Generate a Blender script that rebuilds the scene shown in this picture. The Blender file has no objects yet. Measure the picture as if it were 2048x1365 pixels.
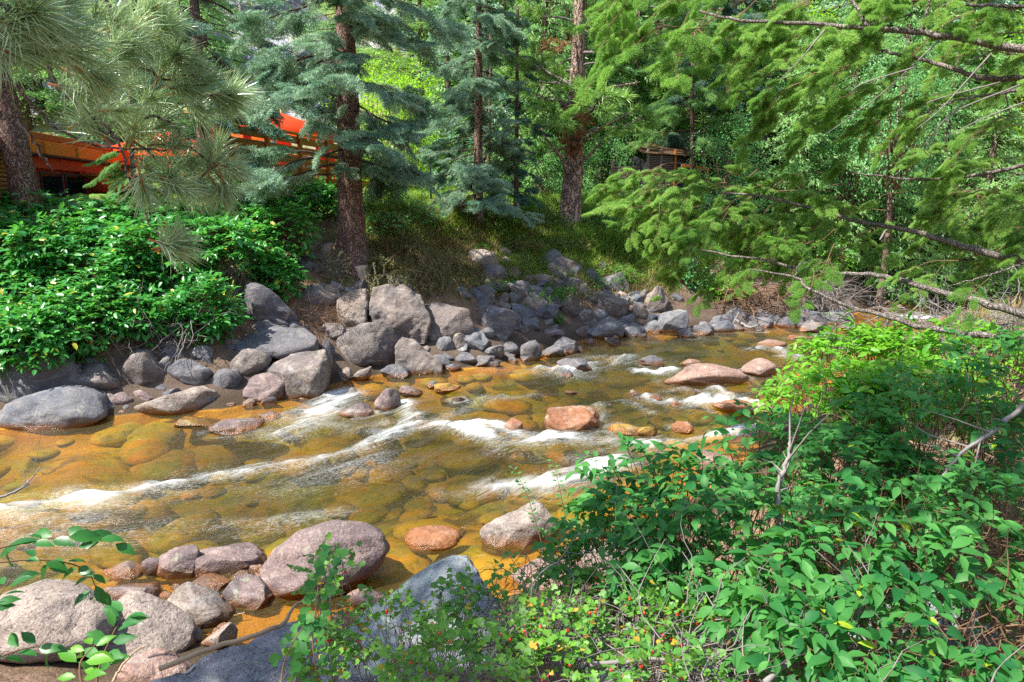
import bpy, math, random
import numpy as np
from mathutils import Matrix, Vector, Euler

# ---------------------------------------------------------------- camera, sky, sun, exposure
SC = bpy.context.scene
CAMH = 3.0
PITCH = math.radians(11.7)
FPX = 1366.0
cam_d = bpy.data.cameras.new("camera")
cam = bpy.data.objects.new("camera", cam_d)
SC.collection.objects.link(cam)
cam.location = (0, 0, CAMH)
cam.rotation_euler = (math.pi / 2 - PITCH, 0, 0)
cam_d.sensor_width = 36.0
cam_d.lens = 36.0 * FPX / 2048.0
cam_d.clip_start = 0.05
cam_d.clip_end = 600
SC.camera = cam

SUN_DIR = Vector((-0.52, -0.20, 0.83)).normalized()      # towards the sun: left, high
w = bpy.data.worlds.new("World"); SC.world = w; w.use_nodes = True
nt = w.node_tree; nt.nodes.clear()
sky = nt.nodes.new("ShaderNodeTexSky"); sky.sky_type = 'NISHITA'; sky.sun_disc = False
sky.sun_elevation = math.asin(SUN_DIR.z)
sky.sun_rotation = math.atan2(SUN_DIR.x, SUN_DIR.y)
bg = nt.nodes.new("ShaderNodeBackground"); bg.inputs[1].default_value = 0.115
wo = nt.nodes.new("ShaderNodeOutputWorld")
nt.links.new(sky.outputs[0], bg.inputs[0]); nt.links.new(bg.outputs[0], wo.inputs[0])

sd = bpy.data.lights.new("sun", 'SUN'); sd.energy = 3.7; sd.angle = math.radians(0.6); sd.color = (1.0, 0.94, 0.84)
sun = bpy.data.objects.new("sun", sd); SC.collection.objects.link(sun)
sun.rotation_euler = SUN_DIR.to_track_quat('Z', 'Y').to_euler()
sun.location = (-20, 8, 34)

SC.view_settings.view_transform = 'Standard'; SC.view_settings.look = 'None'
SC.view_settings.gamma = 1.0; SC.view_settings.use_curve_mapping = False
SC.view_settings.exposure = 1.72
SC.cycles.max_bounces = 7; SC.cycles.diffuse_bounces = 4; SC.cycles.glossy_bounces = 3
SC.cycles.transmission_bounces = 4; SC.cycles.transparent_max_bounces = 12
SC.cycles.caustics_reflective = False; SC.cycles.caustics_refractive = False
SC.cycles.use_denoising = False
SC.cycles.sample_clamp_indirect = 1.2; SC.cycles.blur_glossy = 1.0; SC.cycles.sample_clamp_direct = 5.0

R = np.random.default_rng(11)
random.seed(5)

# ---------------------------------------------------------------- pixel rays (2048 x 1365 picture)
cp, sp = math.cos(PITCH), math.sin(PITCH)
def ray(px, py):
    a = (px - 1024.0) / FPX; b = -(py - 682.5) / FPX
    return np.array([a, cp + b * sp, b * cp - sp])
def atd(px, py, y):
    d = ray(px, py); return np.array([0, 0, CAMH]) + d * (y / d[1])
def onz(px, py, z=0.0):
    d = ray(px, py); return np.array([0, 0, CAMH]) + d * ((z - CAMH) / d[2])

# ---------------------------------------------------------------- vector noise
def _h(i, j, k, s):
    n = (i * 73856093) ^ (j * 19349663) ^ (k * 83492791) ^ (s * 2654435761)
    n = (n ^ (n >> 13)) * 1274126177
    n = n & 0x7fffffff
    n = (n ^ (n >> 16)) * 668265263 & 0x7fffffff
    return n / float(0x7fffffff)
def vnoise(P, seed=0):
    P = np.asarray(P, float); I = np.floor(P).astype(np.int64); f = P - I; f = f * f * (3 - 2 * f)
    o = 0
    for dx in (0, 1):
        for dy in (0, 1):
            for dz in (0, 1):
                wgt = (f[:, 0] if dx else 1 - f[:, 0]) * (f[:, 1] if dy else 1 - f[:, 1]) * (f[:, 2] if dz else 1 - f[:, 2])
                o = o + wgt * _h(I[:, 0] + dx, I[:, 1] + dy, I[:, 2] + dz, seed)
    return o * 2 - 1
def fbm(P, seed=0, oct=4, gain=0.5):
    a, o, P = 1.0, 0.0, np.asarray(P, float)
    for k in range(oct):
        o = o + a * vnoise(P, seed + k * 17); a *= gain; P = P * 2.03 + 5.1
    return o
def sstep(a, b, x):
    t = np.clip((x - a) / (b - a), 0, 1); return t * t * (3 - 2 * t)

# ---------------------------------------------------------------- mesh helpers
def mk_mesh(name, V, F, mat=None, smooth=True, tint=None, attrs=None):
    """V n x 3, F a list of integer arrays (m x 3 or m x 4)."""
    V = np.ascontiguousarray(V, dtype=np.float32)
    F = [np.asarray(f, dtype=np.int32) for f in F if len(f)]
    loops = np.concatenate([f.ravel() for f in F])
    sizes = np.concatenate([np.full(len(f), f.shape[1], dtype=np.int32) for f in F])
    starts = np.concatenate([[0], np.cumsum(sizes)[:-1]]).astype(np.int32)
    me = bpy.data.meshes.new(name)
    me.vertices.add(len(V)); me.vertices.foreach_set("co", V.ravel())
    me.loops.add(len(loops)); me.loops.foreach_set("vertex_index", loops)
    me.polygons.add(len(sizes)); me.polygons.foreach_set("loop_start", starts)
    if smooth: me.polygons.foreach_set("use_smooth", np.ones(len(sizes), dtype=bool))
    me.update(calc_edges=True)
    if tint is not None:
        a = me.attributes.new("tint", 'FLOAT', 'POINT'); a.data.foreach_set("value", np.asarray(tint, dtype=np.float32))
    for k, v in (attrs or {}).items():
        v = np.asarray(v, dtype=np.float32)
        if v.ndim == 1:
            a = me.attributes.new(k, 'FLOAT', 'POINT'); a.data.foreach_set("value", v)
        else:
            a = me.attributes.new(k, 'FLOAT_VECTOR', 'POINT'); a.data.foreach_set("vector", v.ravel())
    if mat:
        for m in (mat if isinstance(mat, (list, tuple)) else [mat]): me.materials.append(m)
    return me

COL = SC.collection
def add(name, me, parent=None, loc=None, M=None, label=None, cat=None, group=None, kind=None):
    o = bpy.data.objects.new(name, me); COL.objects.link(o)
    if parent is not None: o.parent = parent
    if M is not None: o.matrix_basis = M
    elif loc is not None: o.location = tuple(float(x) for x in loc)
    if label: o['label'] = label
    if cat: o['category'] = cat
    if group: o['group'] = group
    if kind: o['kind'] = kind
    return o
def thing(name, loc, label, cat, group=None):
    return add(name, None, None, loc, None, label, cat, group)
def remat(o, mat):
    if o.material_slots:
        o.material_slots[0].link = 'OBJECT'; o.material_slots[0].material = mat

class Acc:
    """collects numpy geometry for one mesh"""
    def __init__(s): s.V = []; s.F = []; s.T = []; s.n = 0
    def add(s, V, F, tint=0.5):
        V = np.asarray(V, float).reshape(-1, 3)
        if not len(V): return
        if not isinstance(F, (list, tuple)): F = [F]
        for f in F:
            if len(f): s.F.append(np.asarray(f) + s.n)
        s.V.append(V); s.T.append(np.broadcast_to(tint, (len(V),)).astype(float)); s.n += len(V)
    def mesh(s, name, mat, smooth=True, off=None):
        V = np.concatenate(s.V)
        if off is not None: V = V - np.asarray(off)
        q = [f for f in s.F if f.shape[1] == 4]; t = [f for f in s.F if f.shape[1] == 3]
        F = ([np.concatenate(q)] if q else []) + ([np.concatenate(t)] if t else [])
        return mk_mesh(name, V, F, mat, smooth, tint=np.concatenate(s.T))

def norm(v):
    v = np.asarray(v, float); return v / np.maximum(np.linalg.norm(v, axis=-1, keepdims=True), 1e-9)

def tube(P, r, sides=6, cap=True):
    P = np.asarray(P, float); n = len(P); r = np.atleast_1d(np.asarray(r, float))
    r = np.interp(np.linspace(0, 1, n), np.linspace(0, 1, len(r)), r) if len(r) > 1 else np.full(n, r[0])
    T = norm(np.gradient(P, axis=0))
    up = np.array([0.13, 0.21, 0.97]); 
    if abs(T[0] @ up) > 0.9: up = np.array([0.95, 0.2, 0.1])
    A = norm(np.cross(T, up)); B = np.cross(T, A)
    a = np.linspace(0, 2 * np.pi, sides, endpoint=False)
    V = P[:, None] + r[:, None, None] * (np.cos(a)[None, :, None] * A[:, None] + np.sin(a)[None, :, None] * B[:, None])
    i = np.arange(n - 1)[:, None] * sides; j = np.arange(sides)[None]
    k = (np.arange(sides)[None] + 1) % sides
    F = np.stack([i + j, i + k, i + sides + k, i + sides + j], -1).reshape(-1, 4)
    V = V.reshape(-1, 3); Fs = [F]
    if cap:
        V = np.concatenate([V, P[:1], P[-1:]])
        jj = np.arange(sides); kk = (jj + 1) % sides
        Fs.append(np.stack([kk, jj, np.full(sides, n * sides)], -1))
        Fs.append(np.stack([(n - 1) * sides + jj, (n - 1) * sides + kk, np.full(sides, n * sides + 1)], -1))
    return V, Fs

def tubes3(A, B, ra, rb):
    """many straight 3-sided rods at once"""
    A = np.asarray(A, float); B = np.asarray(B, float); N = len(A)
    if N == 0: return np.zeros((0, 3)), np.zeros((0, 4), int)
    d = norm(B - A); u = norm(np.cross(d, np.array([0.31, 0.17, 0.93]))); v = np.cross(d, u)
    ra = np.broadcast_to(ra, (N,)); rb = np.broadcast_to(rb, (N,))
    V = np.empty((N, 6, 3))
    for k in range(3):
        c, s_ = math.cos(k * 2.0944), math.sin(k * 2.0944)
        o = c * u + s_ * v
        V[:, k] = A + o * ra[:, None]; V[:, 3 + k] = B + o * rb[:, None]
    b = np.arange(N)[:, None, None] * 6
    q = np.array([[0, 1, 4, 3], [1, 2, 5, 4], [2, 0, 3, 5]])[None]
    return V.reshape(-1, 3), (b + q).reshape(-1, 4)

def curve(pts, n=12):
    """smooth polyline through points (Catmull-Rom)"""
    P = np.asarray(pts, float)
    if len(P) < 3:
        t = np.linspace(0, 1, n)[:, None]; return P[0] * (1 - t) + P[-1] * t
    Q = np.concatenate([[2 * P[0] - P[1]], P, [2 * P[-1] - P[-2]]])
    out = []; m = max(2, int(math.ceil(n / (len(P) - 1))))
    for i in range(len(P) - 1):
        p0, p1, p2, p3 = Q[i:i + 4]
        for t in np.linspace(0, 1, m, endpoint=False):
            out.append(0.5 * ((2 * p1) + (-p0 + p2) * t + (2 * p0 - 5 * p1 + 4 * p2 - p3) * t * t + (-p0 + 3 * p1 - 3 * p2 + p3) * t ** 3))
    out.append(P[-1]); return np.array(out)

LEAF_LO = (np.array([[0, 0, 0], [.28, .2, .05], [.28, -.2, .05], [.68, .19, .02], [.68, -.19, .02], [1, 0, -.14], [.45, 0, -.01]], float),
           np.array([[0, 6, 1], [0, 2, 6], [1, 6, 3], [2, 4, 6], [3, 6, 5], [6, 4, 5]]))
LEAF_HI = (np.array([[0, 0, 0], [.12, 0, 0], [.3, .21, .055], [.3, -.21, .055], [.3, 0, 0], [.55, .24, .05], [.55, -.24, .05], [.55, 0, -.02],
                     [.8, .13, -.02], [.8, -.13, -.02], [.8, 0, -.07], [1.02, 0, -.17], [.16, .12, .03], [.16, -.12, .03]], float),
           np.array([[0, 1, 12], [0, 13, 1], [1, 4, 12], [12, 4, 2], [1, 13, 4], [13, 3, 4], [2, 4, 7], [2, 7, 5], [4, 3, 7], [3, 6, 7], [5, 7, 10], [5, 10, 8], [7, 6, 10], [6, 9, 10], [8, 10, 11], [10, 9, 11]]))
def _lobed():
    ang = np.radians([180, 130, 100, 62, 38, 0, -38, -62, -100, -130]); rad = np.array([.12, .40, .52, .38, .56, .62, .56, .38, .52, .40])
    V = [[.45, 0, -.03]] + [[.45 + r * math.cos(a), r * math.sin(a), .05 * math.sin(3 * a) + .03] for a, r in zip(ang, rad)]
    return np.array(V), np.array([[0, 1 + i, 1 + (i + 1) % 10] for i in range(10)])[:, ::-1]
LEAF_LOBED = _lobed()

def leaves_geo(tpl, P, D, N, S):
    """copies of a leaf template: positions P, axis D, normal N, size S"""
    V0, F0 = tpl; D = norm(D); Y = norm(np.cross(N, D)); Z = np.cross(D, Y)
    V = P[:, None] + S[:, None, None] * (V0[None, :, 0:1] * D[:, None] + V0[None, :, 1:2] * Y[:, None] + V0[None, :, 2:3] * Z[:, None])
    F = (np.arange(len(P))[:, None, None] * len(V0) + F0[None]).reshape(-1, 3)
    return V.reshape(-1, 3), F

def needles_geo(A, D, L, wdt):
    """single-triangle needles from A along D"""
    D = norm(D); s_ = norm(np.cross(D, R.normal(size=D.shape))) * (np.asarray(wdt) / 2).reshape(-1, 1)
    V = np.stack([A + s_, A - s_, A + D * np.asarray(L).reshape(-1, 1)], 1).reshape(-1, 3)
    return V, np.arange(len(V)).reshape(-1, 3)

def rmat(D, N, P, S):
    D = norm(D); Y = norm(np.cross(N, D)); Z = np.cross(D, Y)
    return Matrix(((D[0] * S, Y[0] * S, Z[0] * S, P[0]), (D[1] * S, Y[1] * S, Z[1] * S, P[1]), (D[2] * S, Y[2] * S, Z[2] * S, P[2]), (0, 0, 0, 1)))

# ---------------------------------------------------------------- materials
def newmat(name):
    m = bpy.data.materials.new(name); m.use_nodes = True; t = m.node_tree; t.nodes.clear()
    out = t.nodes.new("ShaderNodeOutputMaterial"); return m, t, out
class NB:
    def __init__(s, t): s.t = t
    def n(s, typ, **kw):
        x = s.t.nodes.new(typ)
        for k, v in kw.items(): setattr(x, k, v)
        return x
    def l(s, a, b): s.t.links.new(a, b)
    def set(s, inp, v):
        if hasattr(v, 'is_output') or isinstance(v, bpy.types.NodeSocket): s.l(v, inp)
        elif v is not None: inp.default_value = v
    def noise(s, vec, scale, detail=4, rough=0.55, dist=0.0):
        x = s.n("ShaderNodeTexNoise"); s.l(vec, x.inputs['Vector']); x.inputs['Scale'].default_value = scale
        x.inputs['Detail'].default_value = detail; x.inputs['Roughness'].default_value = rough; x.inputs['Distortion'].default_value = dist
        return x.outputs['Fac']
    def vor(s, vec, scale, feature='F1'):
        x = s.n("ShaderNodeTexVoronoi", feature=feature); s.l(vec, x.inputs['Vector']); x.inputs['Scale'].default_value = scale
        return x
    def math(s, op, a, b=None, c=None, clamp=False):
        x = s.n("ShaderNodeMath", operation=op); x.use_clamp = clamp
        for i, v in enumerate((a, b, c)): 
            if v is not None: s.set(x.inputs[i], v)
        return x.outputs[0]
    def mr(s, v, a, b, c=0.0, d=1.0):
        x = s.n("ShaderNodeMapRange"); s.l(v, x.inputs[0])
        for i, q in enumerate((a, b, c, d)): x.inputs[i + 1].default_value = q
        return x.outputs[0]
    def mix(s, f, a, b, blend='MIX'):
        x = s.n("ShaderNodeMix", data_type='RGBA', blend_type=blend); s.set(x.inputs[0], f)
        for i, v in ((6, a), (7, b)):
            s.set(x.inputs[i], (*v, 1) if isinstance(v, tuple) and len(v) == 3 else v)
        return x.outputs[2]
    def bump(s, h, strength, dist, nrm=None):
        x = s.n("ShaderNodeBump"); s.l(h, x.inputs['Height']); x.inputs['Strength'].default_value = strength; x.inputs['Distance'].default_value = dist
        if nrm is not None: s.l(nrm, x.inputs['Normal'])
        return x.outputs[0]
    def mapping(s, vec, scale):
        x = s.n("ShaderNodeMapping"); s.l(vec, x.inputs[0]); x.inputs['Scale'].default_value = scale; return x.outputs[0]
    def attr(s, name, which='Fac'):
        x = s.n("ShaderNodeAttribute", attribute_name=name); return x.outputs[which]
    def pbsdf(s, col, rough=0.8, nrm=None, spec=0.3):
        x = s.n("ShaderNodeBsdfPrincipled"); s.set(x.inputs['Base Color'], (*col, 1) if isinstance(col, tuple) and len(col) == 3 else col)
        s.set(x.inputs['Roughness'], rough); x.inputs['Specular IOR Level'].default_value = spec
        if nrm is not None: s.l(nrm, x.inputs['Normal'])
        return x

def leaf_mat(name, dark, light, back, trans=0.35, rough=0.45, spec=0.4, odd=None, oddat=0.93):
    """dark/light: range of the leaf's own colour, by each leaf's tint; back: light coming through"""
    m, t, out = newmat(name); b = NB(t)
    oi = b.n("ShaderNodeObjectInfo").outputs['Random']
    geo = b.n("ShaderNodeNewGeometry")
    tint = b.attr("tint")
    var = b.math('ADD', b.math('MULTIPLY', tint, 0.75), b.math('MULTIPLY', oi, 0.25))
    big = b.noise(geo.outputs['Position'], 0.9, 2)
    var = b.math('ADD', var, b.math('MULTIPLY', b.math('SUBTRACT', big, 0.5), 0.9), clamp=True)
    col = b.mix(var, dark, light)
    if odd: 
        f = b.mr(tint, oddat, oddat + 0.02)
        col = b.mix(f, col, odd)
    p = b.pbsdf(col, rough, None, spec)
    tr = b.n("ShaderNodeBsdfTranslucent"); b.l(b.mix(0.6, col, back), tr.inputs[0])
    mx = b.n("ShaderNodeMixShader"); mx.inputs[0].default_value = trans
    b.l(p.outputs[0], mx.inputs[1]); b.l(tr.outputs[0], mx.inputs[2]); b.l(mx.outputs[0], out.inputs[0]); return m

def rock_mat(name, c1, c2, c3, speck=0.35, wet=True, lichen=0.0, lcol=(.32, .38, .30), bumpd=0.02, seamy=0.0):
    m, t, out = newmat(name); b = NB(t)
    tc = b.n("ShaderNodeTexCoord"); oi = b.n("ShaderNodeObjectInfo")
    off = b.n("ShaderNodeVectorMath", operation='MULTIPLY_ADD'); b.l(oi.outputs['Random'], off.inputs[0]); off.inputs[1].default_value = (37, 23, 51); b.l(tc.outputs['Object'], off.inputs[2])
    v = off.outputs[0]; geo = b.n("ShaderNodeNewGeometry")
    n1 = b.noise(v, 1.7, 5, 0.6, 0.6); n2 = b.noise(v, 6.0, 6, 0.65, 0.3); n3 = b.noise(v, 55, 3, 0.7); n4 = b.noise(v, 22, 5, 0.7)
    col = b.mix(b.mr(n1, .35, .65), c1, c2)
    col = b.mix(b.mr(n2, .5, .68, 0, .75), col, c3)
    col = b.mix(b.mr(oi.outputs['Random'], 0, 1, 0, .35), col, b.mix(1.0, col, (.72, .74, .80), 'MULTIPLY'))
    sp1 = b.mr(n3, .56, .68); sp2 = b.mr(n3, .44, .34)
    mot = b.noise(v, 3.2, 7, .72, .8); col = b.mix(b.mr(mot, .50, .62, 0, .55), col, tuple(x * .42 for x in c2)); col = b.mix(b.mr(mot, .46, .36, 0, .45), col, tuple(min(.6, x * 1.35 + .02) for x in c3))
    patch = b.mr(b.noise(v, 2.4, 4, .6), .45, .6, .25, 1)
    lp = b.math('MULTIPLY', b.mr(b.noise(v, 8, 6, .75, .4), .57, .62), b.mr(b.noise(v, 1.3, 2), .48, .58)); col = b.mix(b.math('MULTIPLY', lp, .55), col, (.30, .33, .22))
    col = b.mix(b.math('MULTIPLY', b.math('MULTIPLY', sp1, speck * .75), patch), col, (.50, .47, .43))
    col = b.mix(b.math('MULTIPLY', sp2, speck * 1.3), col, (.05, .045, .045))
    col = b.mix(b.mr(n4, .3, .45, .55, 0), col, (.07, .06, .055))
    # pale streaks and stains
    st = b.noise(b.mapping(v, (1.2, 1.2, 5.0)), 1.5, 4, 0.6, 1.2)
    col = b.mix(b.mr(st, .58, .70, 0, .35 + seamy), col, (.42, .40, .37))
    if lichen > 0:
        l1 = b.mr(b.noise(v, 5.5, 7, 0.72, 0.5), .53, .60); l2 = b.mr(b.noise(v, 19, 5, 0.75), .50, .58)
        col = b.mix(b.math('MULTIPLY', l1, lichen), col, lcol)
        col = b.mix(b.math('MULTIPLY', l2, lichen * .6), col, (.16, .21, .15))
        vo = b.vor(v, 9); l3 = b.mr(vo.outputs['Distance'], .16, .12)
        sel = b.mr(b.noise(v, 2.2, 2), .55, .6)
        col = b.mix(b.math('MULTIPLY', b.math('MULTIPLY', l3, sel), .9), col, (.05, .07, .03))
    rough = 0.78
    wv = b.n('ShaderNodeVectorMath', operation='MULTIPLY_ADD'); nq = b.n('ShaderNodeTexNoise'); b.l(v, nq.inputs[0]); nq.inputs['Scale'].default_value = 3; b.l(nq.outputs['Color'], wv.inputs[0]); wv.inputs[1].default_value = (.5, .5, .5); b.l(v, wv.inputs[2])
    crack = b.mr(b.vor(b.mapping(wv.outputs[0], (1, 1, 1.8)), 1.3, 'DISTANCE_TO_EDGE').outputs['Distance'], 0.0, 0.018, 0, 1)
    if wet:
        z = b.n("ShaderNodeSeparateXYZ"); b.l(geo.outputs['Position'], z.inputs[0])
        zz = b.math('ADD', z.outputs[2], b.math('MULTIPLY', b.math('SUBTRACT', n2, .5), -0.16))
        wf = b.mr(zz, 0.035, 0.10, 1, 0)
        wetc = b.mix(b.mr(n1, .4, .6), (.20, .075, .018), (.085, .045, .02))
        col = b.mix(b.math('MULTIPLY', wf, .85), col, wetc)
        rough = b.mr(wf, 0, 1, .78, .18)
    h = b.math('ADD', b.math('ADD', b.math('MULTIPLY', n2, 1.0), b.math('MULTIPLY', n4, .5)), b.math('ADD', b.math('MULTIPLY', n3, .35), b.math('MULTIPLY', crack, .12)))
    bmp = b.bump(b.math('ADD', h, b.math('MULTIPLY', mot, 1.6)), 1.0, bumpd)
    p = b.pbsdf(col, rough, bmp, 0.4); b.l(p.outputs[0], out.inputs[0]); return m

def wood_mat(name, c1, c2, scale=(1, 1, 12), rough=0.6):
    m, t, out = newmat(name); b = NB(t); tc = b.n("ShaderNodeTexCoord"); oi = b.n("ShaderNodeObjectInfo")
    v = b.mapping(tc.outputs['Object'], scale)
    n = b.noise(v, 3, 5, .6, .4); col = b.mix(n, c1, c2)
    col = b.mix(b.mr(oi.outputs['Random'], 0, 1, 0, .35), col, b.mix(1.0, col, (.7, .65, .6), 'MULTIPLY'))
    p = b.pbsdf(col, rough, b.bump(n, .4, .01)); b.l(p.outputs[0], out.inputs[0]); return m

def bark_mat(name, plate, crack, pale, sc=9.0, depth=.03, palef=.4):
    m, t, out = newmat(name); b = NB(t); tc = b.n("ShaderNodeTexCoord")
    v = b.mapping(tc.outputs['Object'], (1, 1, .28))
    nz = b.noise(tc.outputs['Object'], 5, 4); 
    dv = b.n("ShaderNodeVectorMath", operation='MULTIPLY_ADD'); 
    nn = b.n("ShaderNodeTexNoise"); b.l(tc.outputs['Object'], nn.inputs[0]); nn.inputs['Scale'].default_value = 7; nn.inputs['Detail'].default_value = 3
    b.l(nn.outputs['Color'], dv.inputs[0]); dv.inputs[1].default_value = (.22, .22, .22); b.l(v, dv.inputs[2])
    e = b.vor(dv.outputs[0], sc, 'DISTANCE_TO_EDGE').outputs['Distance']; ee = b.mr(e, 0.0, .16)
    fine = b.noise(v, 60, 4, .7)
    col = b.mix(ee, crack, b.mix(b.mr(nz, .35, .65, 0, palef), plate, pale))
    col = b.mix(b.mr(fine, .45, .7, 0, .4), col, pale)
    h = b.math('ADD', ee, b.math('MULTIPLY', fine, .3))
    p = b.pbsdf(col, .9, b.bump(h, 1, depth), .15); b.l(p.outputs[0], out.inputs[0]); return m

def flat_mat(name, col, rough=.6, spec=.3, var=.25):
    m, t, out = newmat(name); b = NB(t); tc = b.n("ShaderNodeTexCoord")
    n = b.noise(tc.outputs['Object'], 6, 4); c = b.mix(b.mr(n, .3, .7, 0, var), col, tuple(x * .5 for x in col))
    p = b.pbsdf(c, rough, None, spec); b.l(p.outputs[0], out.inputs[0]); return m

MAT = {}
MAT['rock'] = rock_mat("river_granite", (.18, .145, .125), (.115, .098, .098), (.25, .20, .165), .7)
MAT['rock_blue'] = rock_mat("shade_blue_granite", (.10, .11, .135), (.16, .155, .16), (.22, .205, .19), .45)  # bluish skylight on shaded stones is put into this base colour
MAT['rock_purple'] = rock_mat("purple_grey_granite", (.19, .13, .12), (.12, .088, .092), (.26, .19, .165), .7, seamy=.1)
MAT['rock_pale'] = rock_mat("pale_granite", (.27, .215, .175), (.18, .14, .12), (.33, .27, .225), .85)
MAT['rock_pink'] = rock_mat("pink_granite", (.30, .18, .14), (.22, .14, .115), (.34, .24, .19), .7)
MAT['rock_red'] = rock_mat("rusty_wet_rock", (.30, .12, .05), (.20, .08, .035), (.38, .22, .15), .3)
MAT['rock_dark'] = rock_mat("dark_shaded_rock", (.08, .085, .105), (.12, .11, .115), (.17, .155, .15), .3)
MAT['rock_lichen'] = rock_mat("lichened_granite", (.17, .20, .25), (.23, .25, .28), (.33, .35, .36), .45, False, .9, (.36, .43, .36), .03)
MAT['rock_mica'] = rock_mat("coarse_dark_granite", (.17, .17, .20), (.24, .23, .25), (.12, .12, .14), .7, False, .25, (.40, .38, .38), .035)
MAT['rock_sunk'] = rock_mat("algae_brown_stone", (.33, .17, .03), (.26, .20, .04), (.16, .09, .02), .15)
MAT['bark_fir'] = bark_mat("fir_bark", (.20, .13, .10), (.045, .03, .025), (.33, .25, .21), 16, .03)
MAT['bark_pine'] = bark_mat("pine_bark", (.38, .24, .17), (.06, .04, .03), (.40, .34, .31), 10, .035, .6)
MAT['bark_red'] = bark_mat("reddish_pine_bark", (.21, .115, .085), (.07, .042, .033), (.34, .25, .21), 21, .03, .6)
MAT['bark_limb'] = bark_mat("limb_bark", (.16, .13, .12), (.05, .04, .035), (.30, .27, .25), 40, .006, .7)
MAT['twig_dark'] = flat_mat("dark_twig", (.075, .05, .04), .85, .15)
MAT['twig_grey'] = flat_mat("weathered_grey_twig", (.22, .20, .19), .85, .2)
MAT['twig_tan'] = flat_mat("dry_tan_twig", (.38, .27, .17), .85, .2)
MAT['twig_brown'] = flat_mat("brown_stem", (.17, .10, .06), .8, .2)
MAT['spruce'] = leaf_mat("blue_spruce_needles", (.07, .20, .15), (.42, .58, .42), (.25, .50, .16), .30, .5, .35)
MAT['spruce_dk'] = leaf_mat("dark_spruce_needles", (.035, .12, .10), (.20, .36, .26), (.16, .34, .12), .25, .5, .3)
MAT['fir_bg'] = leaf_mat("fir_needles_green", (.08, .22, .07), (.32, .52, .19), (.38, .70, .14), .42, .5, .3)
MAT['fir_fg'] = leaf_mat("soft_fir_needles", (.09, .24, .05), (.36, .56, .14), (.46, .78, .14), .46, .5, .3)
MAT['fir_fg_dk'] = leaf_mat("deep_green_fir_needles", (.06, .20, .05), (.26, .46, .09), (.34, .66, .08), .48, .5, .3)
MAT['pine'] = leaf_mat("ponderosa_needles", (.13, .26, .12), (.52, .64, .38), (.50, .68, .25), .30, .30, .8)
MAT['pine_bg'] = leaf_mat("pine_needles_bright", (.07, .20, .05), (.30, .48, .12), (.40, .70, .10), .38, .45, .4)
MAT['pine_dead'] = leaf_mat("dead_pine_needles", (.22, .10, .04), (.45, .25, .12), (.55, .28, .08), .25, .6, .2)
MAT['bud'] = flat_mat("orange_pine_bud", (.42, .14, .05), .7, .2)
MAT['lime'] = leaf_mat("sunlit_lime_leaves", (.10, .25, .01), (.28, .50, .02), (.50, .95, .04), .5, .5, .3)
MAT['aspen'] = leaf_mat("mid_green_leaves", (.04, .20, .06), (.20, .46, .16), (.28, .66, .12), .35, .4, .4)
MAT['leaf_bank'] = leaf_mat("glossy_bank_leaves", (.02, .18, .035), (.11, .40, .08), (.18, .62, .05), .35, .33, .6, (.45, .42, .04), .965)
MAT['leaf_fg'] = leaf_mat("shaded_broad_leaves", (.012, .11, .03), (.09, .29, .06), (.20, .58, .05), .38, .5, .25, (.30, .42, .03), .97)  # colour darkened to stand in for shade on the near right bank
MAT['leaf_lit'] = leaf_mat("sunlit_shrub_leaves", (.06, .24, .02), (.22, .46, .04), (.34, .85, .05), .45, .42, .4)  # lit copy: sunlight on the leaves is put into this brighter colour
MAT['leaf_currant'] = leaf_mat("currant_leaves", (.04, .16, .03), (.17, .36, .04), (.28, .62, .04), .35, .45, .4, (.45, .30, .04), .93)
MAT['leaf_yellow'] = leaf_mat("pale_yellow_leaves", (.22, .25, .06), (.42, .38, .10), (.6, .55, .1), .3, .6, .2)
MAT['leaf_dry'] = leaf_mat("dry_scrub_leaves", (.09, .12, .03), (.25, .23, .09), (.35, .35, .08), .25, .6, .2)
MAT['grass'] = leaf_mat("green_grass", (.06, .19, .03), (.25, .42, .06), (.42, .75, .06), .42, .5, .3, (.48, .38, .16), .80)
MAT['straw'] = leaf_mat("straw_grass", (.22, .15, .07), (.42, .32, .16), (.5, .4, .15), .25, .6, .2, (.10, .24, .04), .75)
MAT['herb'] = leaf_mat("low_herb_leaves", (.03, .16, .02), (.12, .36, .04), (.2, .65, .04), .35, .45, .4)
MAT['berry'] = flat_mat("red_berry", (.60, .03, .015), .25, .6, .1)
MAT['leaf_fg_dk'] = leaf_mat("dark_near_leaves", (.012, .09, .02), (.04, .20, .03), (.10, .45, .03), .35, .4, .45)
# ---------------------------------------------------------------- terrain
FBpx = [(-900, 935), (-300, 880), (0, 852), (150, 842), (300, 828), (440, 822), (560, 800), (680, 768), (760, 752), (900, 742), (1000, 730), (1100, 700), (1180, 680), (1280, 668), (1400, 660), (1500, 652), (1620, 648), (1700, 630), (1780, 606), (1900, 592), (2150, 578), (2700, 562)]
NBpx = [(-900, 1400), (-300, 1300), (0, 1235), (200, 1220), (330, 1250), (480, 1292), (620, 1290), (700, 1262), (800, 1240), (900, 1225), (1010, 1190), (1120, 1120), (1250, 1050), (1400, 985), (1500, 905), (1580, 830), (1660, 770), (1740, 725), (1840, 690), (1850, 660), (1900, 632), (2050, 612), (2300, 600), (2800, 585)]
FB = np.array([onz(*p)[:2] for p in FBpx]); NB_ = np.array([onz(*p)[:2] for p in NBpx])
POLY = np.concatenate([FB, NB_[::-1]])
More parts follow.
